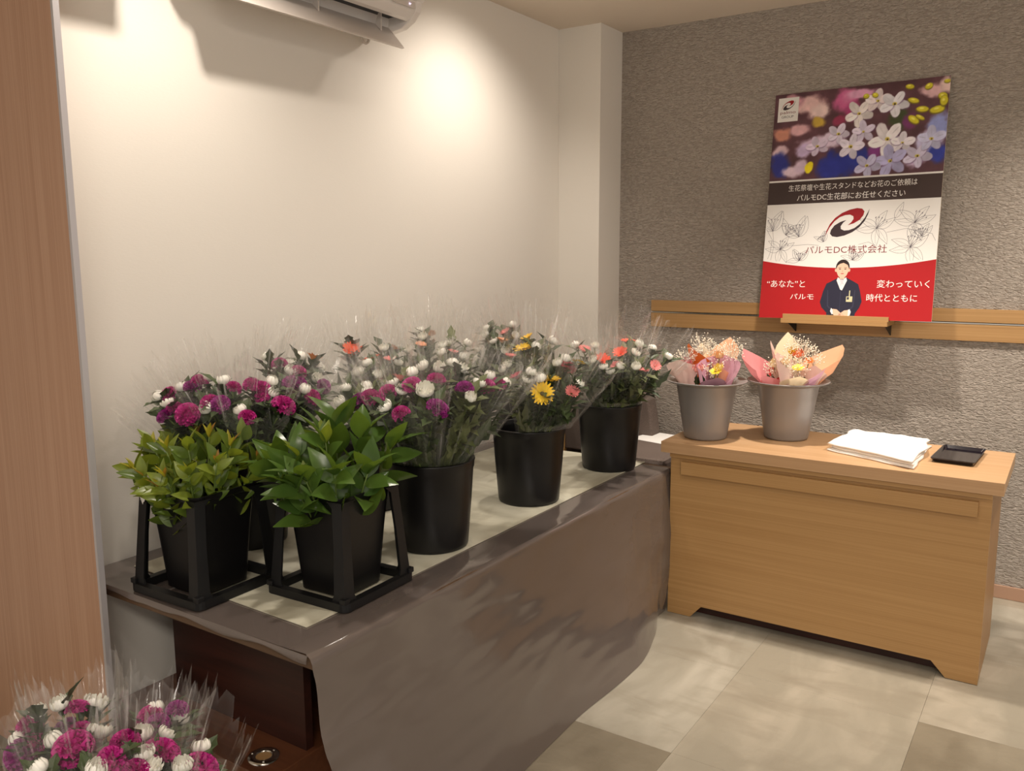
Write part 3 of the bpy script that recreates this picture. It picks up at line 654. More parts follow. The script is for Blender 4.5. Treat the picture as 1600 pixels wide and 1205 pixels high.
def sprigs(key, ends, leaves, nleaf, tips, labelf, group, rnd, start=.28):
    x, y = SP[key]; ends = sorted(ends, key=lambda e: math.atan2(x+e[0], y+e[1]))
    for i, (ex, ey, ez) in enumerate(ends):
        b = Vector((ex*.25, ey*.25, .03)); e = Vector((ex, ey, ez)); m = Vector((ex*.45, ey*.45, ez*.6))
        t = empty('leaf_sprig', (x+b.x, y+b.y, ZT+b.z), labelf(i, len(ends)), 'branch', group)
        pt = lambda s: (b*(1-s)**2+m*2*s*(1-s)+e*s*s)-b
        build(MB().tube([pt(k/7) for k in range(8)], .0030, 6, .0016), 'stem', STEM, t, smooth=True, local=True)
        n = nleaf
        for k in range(n):
            s = start+(1-start)*(k+rnd.random()*.5)/n; p = pt(s); d = (pt(min(1, s+.05))-pt(s-.05)).normalized()
            a = k*2.4+rnd.uniform(-.4, .4)+i; side = (d.orthogonal().normalized()*math.cos(a)+d.cross(d.orthogonal().normalized())*math.sin(a))
            out = Vector((p.x+b.x, p.y+b.y, 0)); out = out.normalized() if out.length > .01 else Vector((0, -1, 0))
            yd = side*.9+d*(.25+.7*s)+out*.42+Vector((0, 0, .22))
            if p.z+b.z+yd.normalized().z*.07 < .272: yd.z = abs(yd.z)+.25
            inst(rnd.choice(leaves), 'leaf', t, p+yd.normalized()*.004, frame_quat(yd, Vector((0, 0, .8))+out*.9+Vector((rnd.uniform(-.4, .4), rnd.uniform(-.4, .4), 0))), rnd.uniform(.75, 1.15))
        for k in range(3):
            a = k*2.1+i; yd = (pt(1)-pt(.9)).normalized()*1.2+Vector((math.cos(a), math.sin(a), 0))*.5
            inst(rnd.choice(tips), 'leaf', t, pt(1), frame_quat(yd, Vector((0, 0, 1))), rnd.uniform(.8, 1.1))
rs_ = random.Random(21)
endsR = [(-.145, -.06, .345), (-.10, -.12, .33), (-.04, -.10, .37), (.02, -.13, .32), (.09, -.10, .34), (.125, -.02, .33), (.05, .04, .40), (-.05, .05, .43), (-.12, .06, .39), (.10, .10, .37), (.0, -.04, .40), (-.01, -.14, .30)]
sprigs('R', endsR, big, 8, [big[0], big[1], sml[0]], lambda i, n: 'broad-leaved green sprig, %s in the right square pot' % ordn(i, n), 'sprigs in the right square pot', rs_, .52)
endsL = [(-.15, -.05, .35), (-.16, .04, .37), (-.13, -.11, .32), (-.10, -.07, .38), (-.06, -.13, .32), (-.03, -.08, .38), (.03, -.13, .33), (.05, -.07, .39), (.10, -.11, .34), (.12, -.04, .36), (.10, .02, .39), (.0, .03, .40), (-.09, .06, .39), (.05, .10, .39), (.13, .08, .35), (-.12, -.02, .36), (0, -.13, .30)]
sprigs('L', endsL, sml, 15, [tip_y, tip_y, tip_b, sml[0]], lambda i, n: 'small-leaved olive-green sprig, %s in the left square pot' % ordn(i, n), 'sprigs in the left square pot', rs_, .45)
tag(build(MB().grid([(-2.022+.034*i/5+.003*math.sin(j*2), 1.282-.002*i+.001*j, .893-.034*j/5+.006*math.sin(i*1.7)) for i in range(6) for j in range(6)], 6, 6), 'paper_scrap', PAPER, smooth=True), 'torn white paper scrap stuck to the left square pot rim', 'paper')
BOUQUETS = [
 ('B1', [('w',-2.027,1.869,1.18),('m',-1.901,1.848,1.102),('o',-2.0,1.903,1.185),('w',-1.997,1.918,1.143),('w',-1.939,1.852,1.122)]),
 ('B1', [('w',-1.916,1.654,1.139),('w',-1.886,1.633,1.113),('m',-1.944,1.602,1.138),('m',-1.916,1.614,1.128),('m',-1.908,1.606,1.108)]),
 ('B1', [('w',-1.871,1.737,1.108),('m',-1.907,1.716,1.132),('m',-1.908,1.748,1.126),('m',-1.852,1.753,1.088)]),
 ('B1', [('w',-2.168,1.456,1.099),('w',-2.124,1.503,1.126),('w',-2.073,1.557,1.152),('m',-2.147,1.475,1.109),('m',-2.083,1.539,1.145),('m',-2.092,1.517,1.134)]),
 ('B1', [('w',-2.104,1.441,1.092),('m',-2.095,1.423,1.065),('m',-2.08,1.446,1.079),('M',-2.007,1.437,1.072)]),
 ('B1', [('M',-1.838,1.631,1.087),('w',-1.904,1.527,1.077),('m',-1.873,1.523,1.063)]),
 ('B1', [('w',-2.004,1.555,1.147),('w',-1.975,1.471,1.084),('m',-1.979,1.483,1.098),('m',-1.947,1.494,1.099),('m',-1.979,1.574,1.13)]),
 ('B1', [('w',-2.098,1.798,1.183),('w',-2.04,1.846,1.158),('w',-1.97,1.774,1.153),('m',-2.04,1.795,1.169),('m',-1.953,1.794,1.148)]),
 ('B5', [('O',-2.08,2.152,1.181),('w',-2.129,2.191,1.193)]),
 ('B5', [('c',-2.004,2.283,1.173),('w',-1.986,2.21,1.181)]),
 ('B5', [('w',-1.929,2.064,1.147),('w',-1.921,2.013,1.125),('w',-1.877,2.054,1.112)]),
 ('B5', [('O',-1.965,2.114,1.161),('p',-1.906,2.154,1.156),('w',-1.885,2.165,1.144)]),
 ('B6', [('c',-2.008,2.436,1.173),('w',-2.023,2.377,1.156)]),
 ('B6', [('o',-2.091,2.588,1.197),('w',-2.109,2.552,1.206),('w',-2.05,2.495,1.192)]),
 ('B6', [('w',-1.941,2.475,1.168),('w',-1.934,2.521,1.178),('w',-1.895,2.571,1.167)]),
 ('B6', [('w',-1.91,2.429,1.148),('w',-1.853,2.417,1.112),('w',-1.847,2.482,1.131),('p',-1.879,2.487,1.154)]),
 ('B7', [('w',-1.917,2.87,1.055),('w',-1.933,2.855,1.035),('p',-1.921,2.9,1.091)]),
 ('B7', [('w',-2.028,2.931,1.138),('w',-1.96,2.915,1.103),('c',-1.99,2.945,1.149)]),
 ('B7', [('w',-2.136,3.039,1.175),('w',-2.102,2.972,1.157)]),
 ('B7', [('w',-2.086,2.892,1.103),('w',-2.062,2.836,1.071)]),
 ('B7', [('w',-2.02,3.064,1.195),('w',-1.966,3.006,1.159),('p',-2.026,3.01,1.174)]),
 ('B2', [('W',-1.562,1.732,1.087),('m',-1.515,1.741,1.076),('M',-1.419,1.797,1.094)]),
 ('B2', [('w',-1.599,1.81,1.143),('w',-1.555,1.797,1.126),('m',-1.596,1.781,1.118),('p',-1.593,1.84,1.159)]),
 ('B2', [('m',-1.409,2.065,1.123),('m',-1.406,2.001,1.126),('w',-1.436,2.055,1.141),('w',-1.41,2.099,1.117)]),
 ('B2', [('W',-1.483,1.812,1.13),('w',-1.57,1.862,1.164),('m',-1.493,1.879,1.157),('m',-1.541,1.816,1.143)]),
 ('B2', [('w',-1.67,1.779,1.126),('w',-1.654,1.769,1.115),('m',-1.667,1.734,1.098),('m',-1.629,1.749,1.109)]),
 ('B2', [('w',-1.533,1.941,1.174),('w',-1.589,1.931,1.175),('w',-1.545,2.021,1.176),('w',-1.494,2.007,1.166)]),
 ('B2', [('w',-1.76,1.762,1.078),('w',-1.807,1.837,1.104)]),
 ('B2', [('w',-1.409,1.967,1.136),('m',-1.42,1.912,1.129),('w',-1.389,1.894,1.106)]),
 ('B3', [('p',-1.35,2.399,1.058),('w',-1.353,2.447,1.074)]),
 ('B3', [('Y',-1.637,2.544,1.185),('w',-1.569,2.529,1.177)]),
 ('B3', [('w',-1.57,2.644,1.187),('y',-1.652,2.593,1.205)]),
 ('B3', [('w',-1.449,2.469,1.135),('w',-1.438,2.506,1.145),('y',-1.421,2.569,1.131),('r',-1.409,2.485,1.128)]),
 ('B3', [('y',-1.433,2.405,1.103),('w',-1.451,2.363,1.096),('Y',-1.427,2.343,1.053)]),
 ('B3', [('w',-1.488,2.347,1.093),('w',-1.482,2.357,1.114),('r',-1.531,2.336,1.106)]),
 ('B4', [('w',-1.654,2.954,1.138),('p',-1.595,2.929,1.133),('w',-1.562,2.95,1.143)]),
 ('B4', [('R',-1.486,3.103,1.166),('w',-1.429,3.066,1.145)]),
 ('B4', [('w',-1.485,2.875,1.074),('w',-1.464,2.886,1.057)]),
 ('B4', [('R',-1.468,2.974,1.124),('w',-1.408,2.994,1.12)]),
 ('B4', [('w',-1.439,2.922,1.074),('p',-1.464,2.913,1.079)]),
 ('B4', [('w',-1.379,2.935,1.075),('p',-1.363,2.957,1.073)]),
 ('B4', [('w',-1.389,3.098,1.124),('w',-1.336,3.139,1.093),('p',-1.34,3.028,1.072)]),
 ('B4', [('R',-1.499,2.905,1.102),('w',-1.536,2.883,1.097)]),
 ('B0', [('w',-1.667,0.808,0.602),('w',-1.682,0.773,0.554),('m',-1.681,0.795,0.578),('m',-1.646,0.796,0.561),('M',-1.658,0.759,0.543)]),
 ('B0', [('w',-1.64,0.836,0.614),('W',-1.626,0.906,0.591),('m',-1.629,0.866,0.602),('m',-1.604,0.854,0.56),('m',-1.648,0.846,0.561)]),
 ('B0', [('w',-1.381,0.85,0.59),('w',-1.353,0.848,0.575),('M',-1.385,0.892,0.575),('m',-1.362,0.817,0.579)]),
 ('B0', [('w',-1.589,0.794,0.573),('W',-1.542,0.861,0.577),('M',-1.519,0.79,0.587)]),
 ('B0', [('w',-1.553,0.987,0.56),('w',-1.515,1.02,0.535),('m',-1.546,0.968,0.558),('m',-1.515,1.014,0.561),('m',-1.497,0.953,0.559)]),
 ('B0', [('w',-1.453,0.895,0.583),('w',-1.442,0.939,0.564),('m',-1.451,0.856,0.589)]),
 ('B0', [('w',-1.358,0.955,0.554),('M',-1.318,0.929,0.547),('w',-1.323,0.888,0.563)]),
 ('B0', [('w',-1.496,0.716,0.589),('w',-1.394,0.765,0.598),('m',-1.398,0.804,0.601)]),
]
# ------------------------------------------------------------------ flower heads (axis +z, origin at the calyx)
def mesh_of(mb, name, m):
    me = bpy.data.meshes.new(name); me.from_pydata(mb.v, [], mb.f); me.shade_smooth()
    if m: me.materials.append(m)
    return me
WHITE = mat('cream_white_petal', srgb(254, 252, 242), .6, sub=.1)
MAG = mat('magenta_petal', srgb(182, 26, 126), .55, noise=((60, 60, 60), 2, .35, .65, srgb(216, 62, 156), 0))
MAG2 = mat('purple_magenta_petal', srgb(142, 24, 118), .55, noise=((60, 60, 60), 2, .35, .65, srgb(176, 56, 150), 0))
GC = {'o': ((236, 140, 60), 'orange'), 'O': ((238, 84, 16), 'bright orange'), 'y': ((244, 196, 24), 'yellow'), 'Y': ((246, 202, 20), 'bright yellow'), 'r': ((158, 30, 58), 'dark red'), 'R': ((236, 84, 50), 'coral red'), 'p': ((232, 130, 128), 'pink'), 'c': ((240, 170, 130), 'peach')}
GEYE = mat('gerbera_eye', srgb(110, 70, 30), .7)
CALYX = mat('calyx_green', srgb(92, 108, 62), .6)
def mum(R, phimax, seed, layers=((1, 11), (.84, 10), (.66, 8), (.45, 6))):
    rnd = random.Random(seed); mb = MB()
    for li, (sc, n) in enumerate(layers):
        for k in range(n):
            a0 = 2*PI*(k+.5*(li % 2))/n+rnd.uniform(-.1, .1); ph = phimax*(1+rnd.uniform(-.1, .1)); r = R*sc*(1+rnd.uniform(-.06, .06)); P = []
            for i in range(7):
                s = i/6; p = ph*s; w = (.80*R*sc)*max(.12, math.sin(PI*min(1, .12+s*.80)))**.7*.62
                q = r*math.sin(p)*(1 if p < PI/2 else .92); z = R*.86*(1-math.cos(p))*(.95 if li else 1)
                for j in (-1, 0, 1):
                    x, y = q+(abs(j)-1)*-.0-abs(j)*w*.18, j*w*.5
                    P.append((x*math.cos(a0)-y*math.sin(a0), x*math.sin(a0)+y*math.cos(a0), z))
            mb.grid(P, 7, 3)
    return mb
def pomp(R, seed):
    """ruffled carnation-like dome made of many crimped petals"""
    rnd = random.Random(seed); mb = MB(); N = 46
    for k in range(N):
        z = 1-(k+.5)/N*1.12; a = k*2.39996; rr = math.sqrt(max(0, 1-z*z)); d = Vector((rr*math.cos(a), rr*math.sin(a), z*.8)).normalized()
        t = d.orthogonal().normalized(); t.rotate(Quaternion(d, rnd.uniform(0, PI))); b = d.cross(t); W = R*.36; P = []
        f1 = rnd.uniform(2.2, 3.4); ph = rnd.uniform(0, 6)
        for i in range(9):
            u = (i/8-.5)*2
            for j in range(3):
                h = j/2; amp = .15*R*h
                p = d*(R*(.55+.50*h-.08*h*abs(u)))+t*(W*u*(.45+.75*h))+b*(amp*math.sin(f1*PI*u+ph)+.05*R*h)
                P.append((p.x, p.y, p.z*.82+R*.35))
        mb.grid(P, 9, 3)
    mb.lathe([(.0001, 0), (R*.3, R*.1), (R*.55, R*.45), (R*.4, R*.6)], 0, 0, 12)
    return mb
def gerb(R, cup, seed):
    rnd = random.Random(seed); mb = MB()
    for li, (n, sc, cu) in enumerate(((20, 1, cup), (16, .82, cup+.18), (12, .5, cup+.35))):
        for k in range(n):
            a0 = 2*PI*(k+.5*li)/n+rnd.uniform(-.07, .07); c = cu+rnd.uniform(-.08, .08); P = []; L = R*sc*(1+rnd.uniform(-.06, .06))
            for i in range(5):
                s = i/4; x = R*.08+L*s*math.cos(c*(1-.35*s)); z = L*s*math.sin(c*(1-.35*s))+.004*li; w = R*.155*math.sin(PI*(.16+.76*s))
                for j in (-1, 0, 1):
                    y = j*w; P.append((x*math.cos(a0)-y*math.sin(a0), x*math.sin(a0)+y*math.cos(a0), z-.0+abs(j)*w*.22))
            mb.grid(P, 5, 3)
    return mb
HEAD = {}
mw = [mesh_of(mum(1, ph, s, ly), 'chrysanthemum', WHITE) for ph, s, ly in ((2.45, 1, ((1, 10), (.86, 9), (.66, 7), (.4, 5))), (2.1, 2, ((1, 11), (.86, 10), (.7, 8), (.5, 6))), (1.75, 3, ((1, 13), (.86, 12), (.7, 10), (.52, 8), (.3, 5))))]
mmv = [mesh_of(pomp(1, s), 'carnation', m) for s, m in ((1, MAG), (2, MAG2), (3, MAG))]
mg = {}
for k, (c, nm) in GC.items():
    pm = mat('gerbera_%s_petal' % nm.replace(' ', '_'), srgb(*c), .55, sub=.1)
    mg[k] = [mesh_of(gerb(1, cu, ord(k)), 'gerbera', pm) for cu in (.5, 1.12)]
eye_me = mesh_of(MB().lathe([(.0001, .16), (.12, .15), (.2, .10), (.23, .03)], 0, 0, 14), 'flower_eye', GEYE)
cal_me = mesh_of(MB().lathe([(.0001, -.22), (.18, -.18), (.46, .02), (.66, .30), (.60, .32)], 0, 0, 12), 'calyx', CALYX)

FILM = film_material('clear_cellophane', (.997, .996, .994, 1), .026, (1, .99, .97, 1), .05, .08)
FOL = [mat('foliage_dark', srgb(70, 86, 46), .5, noise=((20, 20, 20), 3, .3, .7, srgb(48, 62, 34), 0)), mat('foliage_olive', srgb(108, 114, 70), .5, noise=((20, 20, 20), 3, .3, .7, srgb(74, 84, 48), 0))]
def lobed(mb, p, yd, zh, L, W, rnd):
    q = frame_quat(yd, zh); lob = [(0, .06), (.16, .30), (.28, .20), (.42, .50), (.54, .30), (.70, .42), (.82, .2), (1, .0)]
    V_ = []
    for s, w in lob:
        z = -.25*s*s*L
        for j in (-1, 0, 1):
            v = Vector((j*w*W, s*L, z+abs(j)*w*W*.4)); v.rotate(q); V_.append(p+v)
    mb.grid(V_, len(lob), 3)
def cellophane(b, axis, L, R0, R1, rnd, fit, sx=1.):
    """open cone of crinkled film: vertical pleats, points along the top edge"""
    q = Vector((0, 0, 1)).rotation_difference(axis); nu, nv = 61, 12; P = []; zz = [rnd.uniform(-.10, .05) if k % 2 else rnd.uniform(0, .09) for k in range(60)]; zz.append(zz[0])
    ph = rnd.uniform(0, 6); pk = rnd.choice([2, 3, 3, 4]); pl = rnd.choice([7, 9, 11]); rot = rnd.uniform(0, PI)
    for i in range(nu):
        a = 2*PI*i/(nu-1)
        top = 1+.09*(abs(((a+ph)*pk/(2*PI)) % 1-.5)*2-.35)+.02*math.sin(a*5+ph)
        for j in range(nv):
            s = j/(nv-1); h = L*(s*top+zz[i]*max(0, s-.75)*4)
            r = R0+(R1-R0)*s**.85+R1*.07*s*math.sin(pl*a+ph+1.6*s)+R1*.03*s*math.sin(13*a+2*ph-3*s)
            if s > .8: r += R1*.25*(s-.8)
            v = Vector((r*math.cos(a)*sx, r*math.sin(a)*.86, h)); v.rotate(Quaternion((0, 0, 1), rot)); v.rotate(q); P.append(fit(b+v))
    return MB().grid(P, nu, nv)
HN = {'w': 'white', 'W': 'white', 'm': 'magenta', 'M': 'magenta'}
def bouquet(bk, heads, pos, n, rnd):
    bx, by, bz = BK[bk]
    hv = [(t, Vector((x, y, z))) for t, x, y, z in heads]
    c = sum((v for _, v in hv), Vector())/len(hv)
    dx, dy = c.x-bx, c.y-by; d = math.hypot(dx, dy) or 1
    base = Vector((bx+dx/d*min(.04, d*.3), by+dy/d*min(.04, d*.3), bz+.16))
    cols = []
    for t, _ in hv:
        k = HN.get(t) or GC[t][1]
        if k not in cols: cols.append(k)
    cn = ' and '.join(cols[:2]) if len(cols) < 3 else '%s, %s and %s' % tuple(cols[:3])
    where = {'B1': 'behind the left leaf pot', 'B5': 'behind the right leaf pot', 'B6': 'in the middle wall bucket', 'B7': 'in the far wall bucket',
             'B2': 'in the front magenta bucket', 'B3': 'in the middle front bucket', 'B4': 'in the bucket nearest the desk', 'B0': 'in the floor bucket'}[bk]
    t = empty('flower_bouquet', base, 'wrapped %s bouquet, %s %s' % (cn, ordn(pos, n), where), 'bouquet', 'wrapped bouquets in the black buckets')
    ax = (c-base); Lc = ax.length; axn = ax.normalized()
    spread = max((v-c-(v-c).dot(axn)*axn).length for _, v in hv)
    def fit(p):     # keep everything below the rim inside the bucket
        w = p+base; z = w.z-bz
        if z > .30: return p
        rm = .100+.02*max(0, z)/.27+max(0, z-.272)*1.2; h = math.hypot(w.x-bx, w.y-by)
        if h > rm: k = rm/h; return Vector((bx+(w.x-bx)*k-base.x, by+(w.y-by)*k-base.y, p.z))
        return p
    stems = MB(); fol = MB()
    for k in range(4):      # broad leaves lying along the outside of the wrap
        a = math.atan2(dy, dx)+rnd.uniform(-1.1, 1.1); o = Vector((math.cos(a), math.sin(a), 0)); s0 = rnd.uniform(.35, .6)
        lobed(fol, ax*s0+o*.02, axn+o*rnd.uniform(.5, 1.0), o+Vector((0, 0, .3)), rnd.uniform(.10, .15), rnd.uniform(.03, .045), rnd)
    for i, (ty, v) in enumerate(hv):
        r = {'w': .0195, 'W': .026, 'm': .026, 'M': .034}.get(ty, .030 if ty.islower() else .039)*rnd.uniform(.93, 1.07)
        off = v-c; mid = base+ax*.55+off*.25; e = v-base
        f = lambda s: (mid-base)*2*s*(1-s)+e*s*s+Vector((0, 0, 0))
        dirn = (e-(mid-base)).normalized(); outw = (off*3+Vector((0, 0, .12))).normalized()
        hd = (dirn*.6+outw*.5+Vector((rnd.uniform(-.25, .25), rnd.uniform(-.25, .25), 0))).normalized()
        if ty in 'YR': hd = (hd+Vector((.45, -.55, 0))*(.9 if ty == 'Y' else .35)).normalized()
        hp = e-hd*r*.75
        f2 = lambda s: f(s)+(hp-e)*s
        stems.tube([Vector((0, 0, -.14))+off*.05]+[fit(f2(k/7)) for k in range(8)], .0022, 5)
        qh = Vector((0, 0, 1)).rotation_difference(hd)@Quaternion((0, 0, 1), rnd.uniform(0, 6))
        if ty in 'wW':
            h = inst(mw[rnd.choice([0, 1, 1, 2]) if ty == 'w' else 2], 'chrysanthemum', t, hp, qh, r); inst(cal_me, 'calyx', h, (0, 0, .02), None, .8)
        elif ty in 'mM': h = inst(rnd.choice(mmv), 'carnation', t, hp, qh, (r, r*rnd.uniform(.85, 1.1), r*rnd.uniform(.9, 1.15)))
        else:
            h = inst(mg[ty][0 if ty == 'Y' else rnd.choice([0, 1, 1, 1])], 'gerbera', t, hp, qh, r); inst(eye_me, 'flower_eye', h, (0, 0, 0)); inst(cal_me, 'calyx', h, (0, 0, 0), None, .42)
        if len(cols) > 1: h['label'] = (HN.get(ty) or GC[ty][1])+' flower head'
        nl = 15 if bk != 'B5' else 20
        for k in range(nl+3):
            s = rnd.uniform(.48, .97); p = f2(s); dd = (f2(min(1, s+.05))-f2(s-.05)).normalized(); a = rnd.uniform(0, 2*PI)
            sd = dd.orthogonal().normalized(); sd.rotate(Quaternion(dd, a)); yd = sd*.75+dd*rnd.uniform(.4, 1.5)
            lobed(fol, p, yd, Vector((0, 0, 1))+dd, rnd.uniform(.055, .092), rnd.uniform(.028, .044), rnd)
    for k in range(26+2*len(hv)):      # long strap leaves low in the wrap
        a = rnd.uniform(0, 2*PI); s0 = rnd.uniform(.18, .55); o = Vector((math.cos(a), math.sin(a), 0))*rnd.uniform(.008, .02)
        yd = axn+o*9*rnd.uniform(.5, 2.2); lobed(fol, ax*s0+o, yd, o, rnd.uniform(.07, .12), rnd.uniform(.022, .034), rnd)
    fol.v = [tuple(fit(Vector(v))) for v in fol.v]
    tag(build(stems, 'stem', STEM, t, local=True, smooth=True))
    tag(build(fol, 'foliage', FOL[0 if bk in ('B1', 'B5', 'B0') or rnd.random() < .5 else 1], t, local=True), kind='stuff')
    R1 = min(.12, spread+.060)
    w = build(cellophane(Vector((0, 0, .0)), axn, Lc+(rnd.uniform(.065, .10) if bk != 'B0' else rnd.uniform(.03, .055)), .018, R1, rnd, fit), 'cellophane_wrap', FILM, t, local=True, smooth=True)
    ul = w.data.uv_layers.new(name='UVMap')
    for lp in w.data.loops: ul.data[lp.index].uv = ((lp.vertex_index//12)/60, (lp.vertex_index % 12)/11)
    w['label'] = 'clear cellophane sleeve'
rb = random.Random(5)
for bk in BK:
    L_ = [h for b, h in BOUQUETS if b == bk]
    L_.sort(key=lambda hs: math.atan2(sum(h[1] for h in hs), sum(h[2] for h in hs)))
    for i, hs in enumerate(L_): bouquet(bk, hs, i, len(L_), rb)

# ------------------------------------------------------------------ small paper-wrapped bouquets in the grey pots
GYPW = mat('babys_breath_white', srgb(236, 226, 206), .7)
def breath(parent, c, R, n, rnd, name='babys_breath'):
    mb = MB()
    for k in range(n):
        v = Vector((rnd.gauss(0, 1), rnd.gauss(0, 1), rnd.gauss(0, .8))).normalized()*R*rnd.uniform(.5, 1.05); p = Vector(c)+v; r = rnd.uniform(.0022, .0034)
        mb.add([p+Vector(q)*r for q in ((1, 0, 0), (-1, 0, 0), (0, 1, 0), (0, -1, 0), (0, 0, 1), (0, 0, -1))], [(0, 2, 4), (2, 1, 4), (1, 3, 4), (3, 0, 4), (2, 0, 5), (1, 2, 5), (3, 1, 5), (0, 3, 5)])
        if k % 2 == 0: mb.tube([Vector(c)-Vector((0, 0, R*.9)), Vector(c)+v*.5-Vector((0, 0, R*.2)), p], .0005, 3)
    o = build(mb, name, GYPW, parent, local=True); tag(o, kind='stuff'); return o
def paper_mat(nm, c, c2=None, stripes=False):
    m = mat('wrap_paper_'+nm, srgb(*c), .6, noise=((3, 3, 240), 2, .42, .6, srgb(*c2), 0) if c2 else None)
    nt = m.node_tree; b = nt.nodes['Principled BSDF']; out = nt.nodes['Material Output']
    tl = nt.nodes.new('ShaderNodeBsdfTranslucent'); tl.inputs[0].default_value = srgb(*c)
    mx = nt.nodes.new('ShaderNodeMixShader'); mx.inputs[0].default_value = .3
    nt.links.new(b.outputs[0], mx.inputs[1]); nt.links.new(tl.outputs[0], mx.inputs[2]); nt.links.new(mx.outputs[0], out.inputs[0])
    return m
PM = {'rose': paper_mat('rose_pink', (238, 158, 160)), 'pale': paper_mat('pale_pink', (240, 214, 204)), 'lilac': paper_mat('lilac', (224, 176, 196)), 'mauve': paper_mat('mauve', (140, 106, 118)), 'peach': paper_mat('peach', (246, 190, 150)),
      'cream': paper_mat('cream', (250, 232, 196)), 'orange': paper_mat('orange_striped', (232, 120, 44), (196, 92, 30)), 'red': paper_mat('coral', (222, 74, 62))}
def paper_cone(face, L, R, m, name, parent, th0, th1, peak, flare=.0, zb=0., pts=1.0, lean=0., off=(0, 0)):
    """a folded paper sheet around the stems: th in radians about +z, face = lean direction, peak = height of its pointed corner"""
    nu, nv = 15, 9; P = []
    for i in range(nu):
        u = i/(nu-1); a = th0+(th1-th0)*u; tri = 1-abs(u-.5)*2
        top = L*(1-peak)+L*peak*tri**pts
        for j in range(nv):
            s = j/(nv-1); h = zb+(top-zb)*s; q = h/L; r = .012+(R-.012)*max(0, q)**1.25+flare*max(0, q-.7)*R
            r *= 1+.03*math.sin(7*a+2*s)
            x, y = r*math.cos(a)+face.x*h*lean+off[0], r*math.sin(a)+face.y*h*lean+off[1]
            rm = (.082+.034*h/.23 if h < .235 else .116+(h-.235)*2.2); d = math.hypot(x, y)
            if d > rm: x, y = x*rm/d, y*rm/d
            P.append((x-off[0], y-off[1], h))
    return build(MB().grid(P, nu, nv), name, m, parent, local=True, smooth=True)
rose_me = None
def rose(parent, p, r, col, name='rose', nm='', lean=Vector((0, -.4, 1))):
    pm = mat('petal_'+nm, srgb(*col), .55, sub=.1)
    h = inst(mesh_of(mum(1, 2.1, ord(nm[0]), ((1, 6), (.8, 6), (.6, 5), (.4, 4), (.2, 3))), name, pm), name, parent, p, Vector((0, 0, 1)).rotation_difference(lean.normalized()), r); h['label'] = nm.replace('_', ' ')+' bloom'; return h
def mini(pot, off, lean, label, sheets, blooms, gyps, rnd, group, gz=.012):
    x, y = pot; face = Vector((off[0], off[1], 0)); face = face.normalized() if face.length > .005 else Vector((0, -1, 0))
    t = empty('paper_bouquet', (x+off[0]*.45, y+off[1]*.45, .7355+gz), label, 'bouquet', group)
    for (m, L, R, a0, a1, pk, zb, nm) in sheets: paper_cone(face, L, R, PM[m], 'paper_wrap', t, math.radians(a0), math.radians(a1), pk, 0, zb, 1.0, lean, (off[0]*.45, off[1]*.45))['label'] = nm
    st = MB()
    for (bx, by, bz, r, col, nm, kind) in blooms:
        st.tube([(0, 0, .0), (bx*.3, by*.3, bz*.6), (bx, by, bz)], .002, 5)
        if kind == 'g':
            h = inst(mesh_of(gerb(1, .5, 5), 'gerbera', mat('petal_'+nm, srgb(*col), .55)), 'gerbera', t, (bx, by, bz), Vector((0, 0, 1)).rotation_difference(Vector((.1, -.5, .9)).normalized()), r); h['label'] = nm.replace('_', ' ')+' bloom'; inst(eye_me, 'flower_eye', h, (0, 0, 0))
        else: rose(t, (bx, by, bz), r, col, 'rose', nm)
    build(st, 'stem', STEM, t, local=True)
    for g in gyps: breath(t, g[:3], g[3], g[4], rnd)
    fo = MB()
    for k in range(8):
        a = rnd.uniform(0, 6.28); lobed(fo, Vector((.02*math.cos(a), .02*math.sin(a), .20)), Vector((math.cos(a)*.6, math.sin(a)*.6, 1)), Vector((0, -1, .3)), .06, .018, rnd)
    tag(build(fo, 'foliage', FOL[0], t, local=True), kind='stuff')
rp = random.Random(9)
GA, GB = 'paper bouquets in the left grey pot', 'paper bouquets in the right grey pot'
mini(PA, (-.085, -.02), .22, 'pale pink paper bouquet with a red flower, far left of the left grey pot', [('pale', .315, .072, 150, 420, .18, .05, 'pale pink paper'), ('pale', .28, .070, 215, 330, .10, .05, 'pale pink front flap')],
     [(-.035, -.03, .285, .026, (196, 40, 60), 'red_rose', 'r'), (-.06, -.01, .285, .022, (240, 170, 160), 'pink_rose', 'r')], [(-.05, -.02, .32, .050, 90), (-.085, -.02, .275, .035, 50)], rp, GA)
mini(PA, (-.03, .05), .10, 'orange striped paper bouquet at the back of the left grey pot', [('orange', .375, .075, 120, 330, .22, .05, 'orange striped paper'), ('cream', .37, .06, 60, 190, .2, .05, 'cream inner paper')],
     [(-.03, -.01, .33, .022, (246, 240, 230), 'white_rose', 'r')], [(-.02, .0, .37, .06, 110)], rp, GA)
mini(PA, (.035, .055), .12, 'peach paper bouquet standing highest in the left grey pot', [('peach', .395, .085, -30, 210, .30, .05, 'peach paper'), ('peach', .30, .075, 190, 340, .15, .05, 'peach front flap')],
     [(.03, -.01, .32, .022, (244, 200, 150), 'peach_rose', 'r')], [(.07, .02, .35, .060, 150), (-.01, .0, .36, .04, 60)], rp, GA)
mini(PA, (.055, -.045), .20, 'lilac and mauve paper bouquet with a pink rose, front right of the left grey pot', [('lilac', .335, .098, -20, 235, .16, .05, 'lilac paper'), ('mauve', .262, .092, 235, 345, .12, .05, 'mauve front flap'), ('mauve', .325, .045, 130, 200, .2, .10, 'mauve patterned strip')],
     [(-.035, -.045, .268, .025, (232, 130, 140), 'pink_rose', 'r'), (.035, -.045, .272, .024, (244, 214, 60), 'yellow_gerbera', 'g'), (.045, -.03, .28, .020, (246, 220, 120), 'pale_yellow_rose', 'r')], [(.02, -.03, .285, .045, 60)], rp, GA)
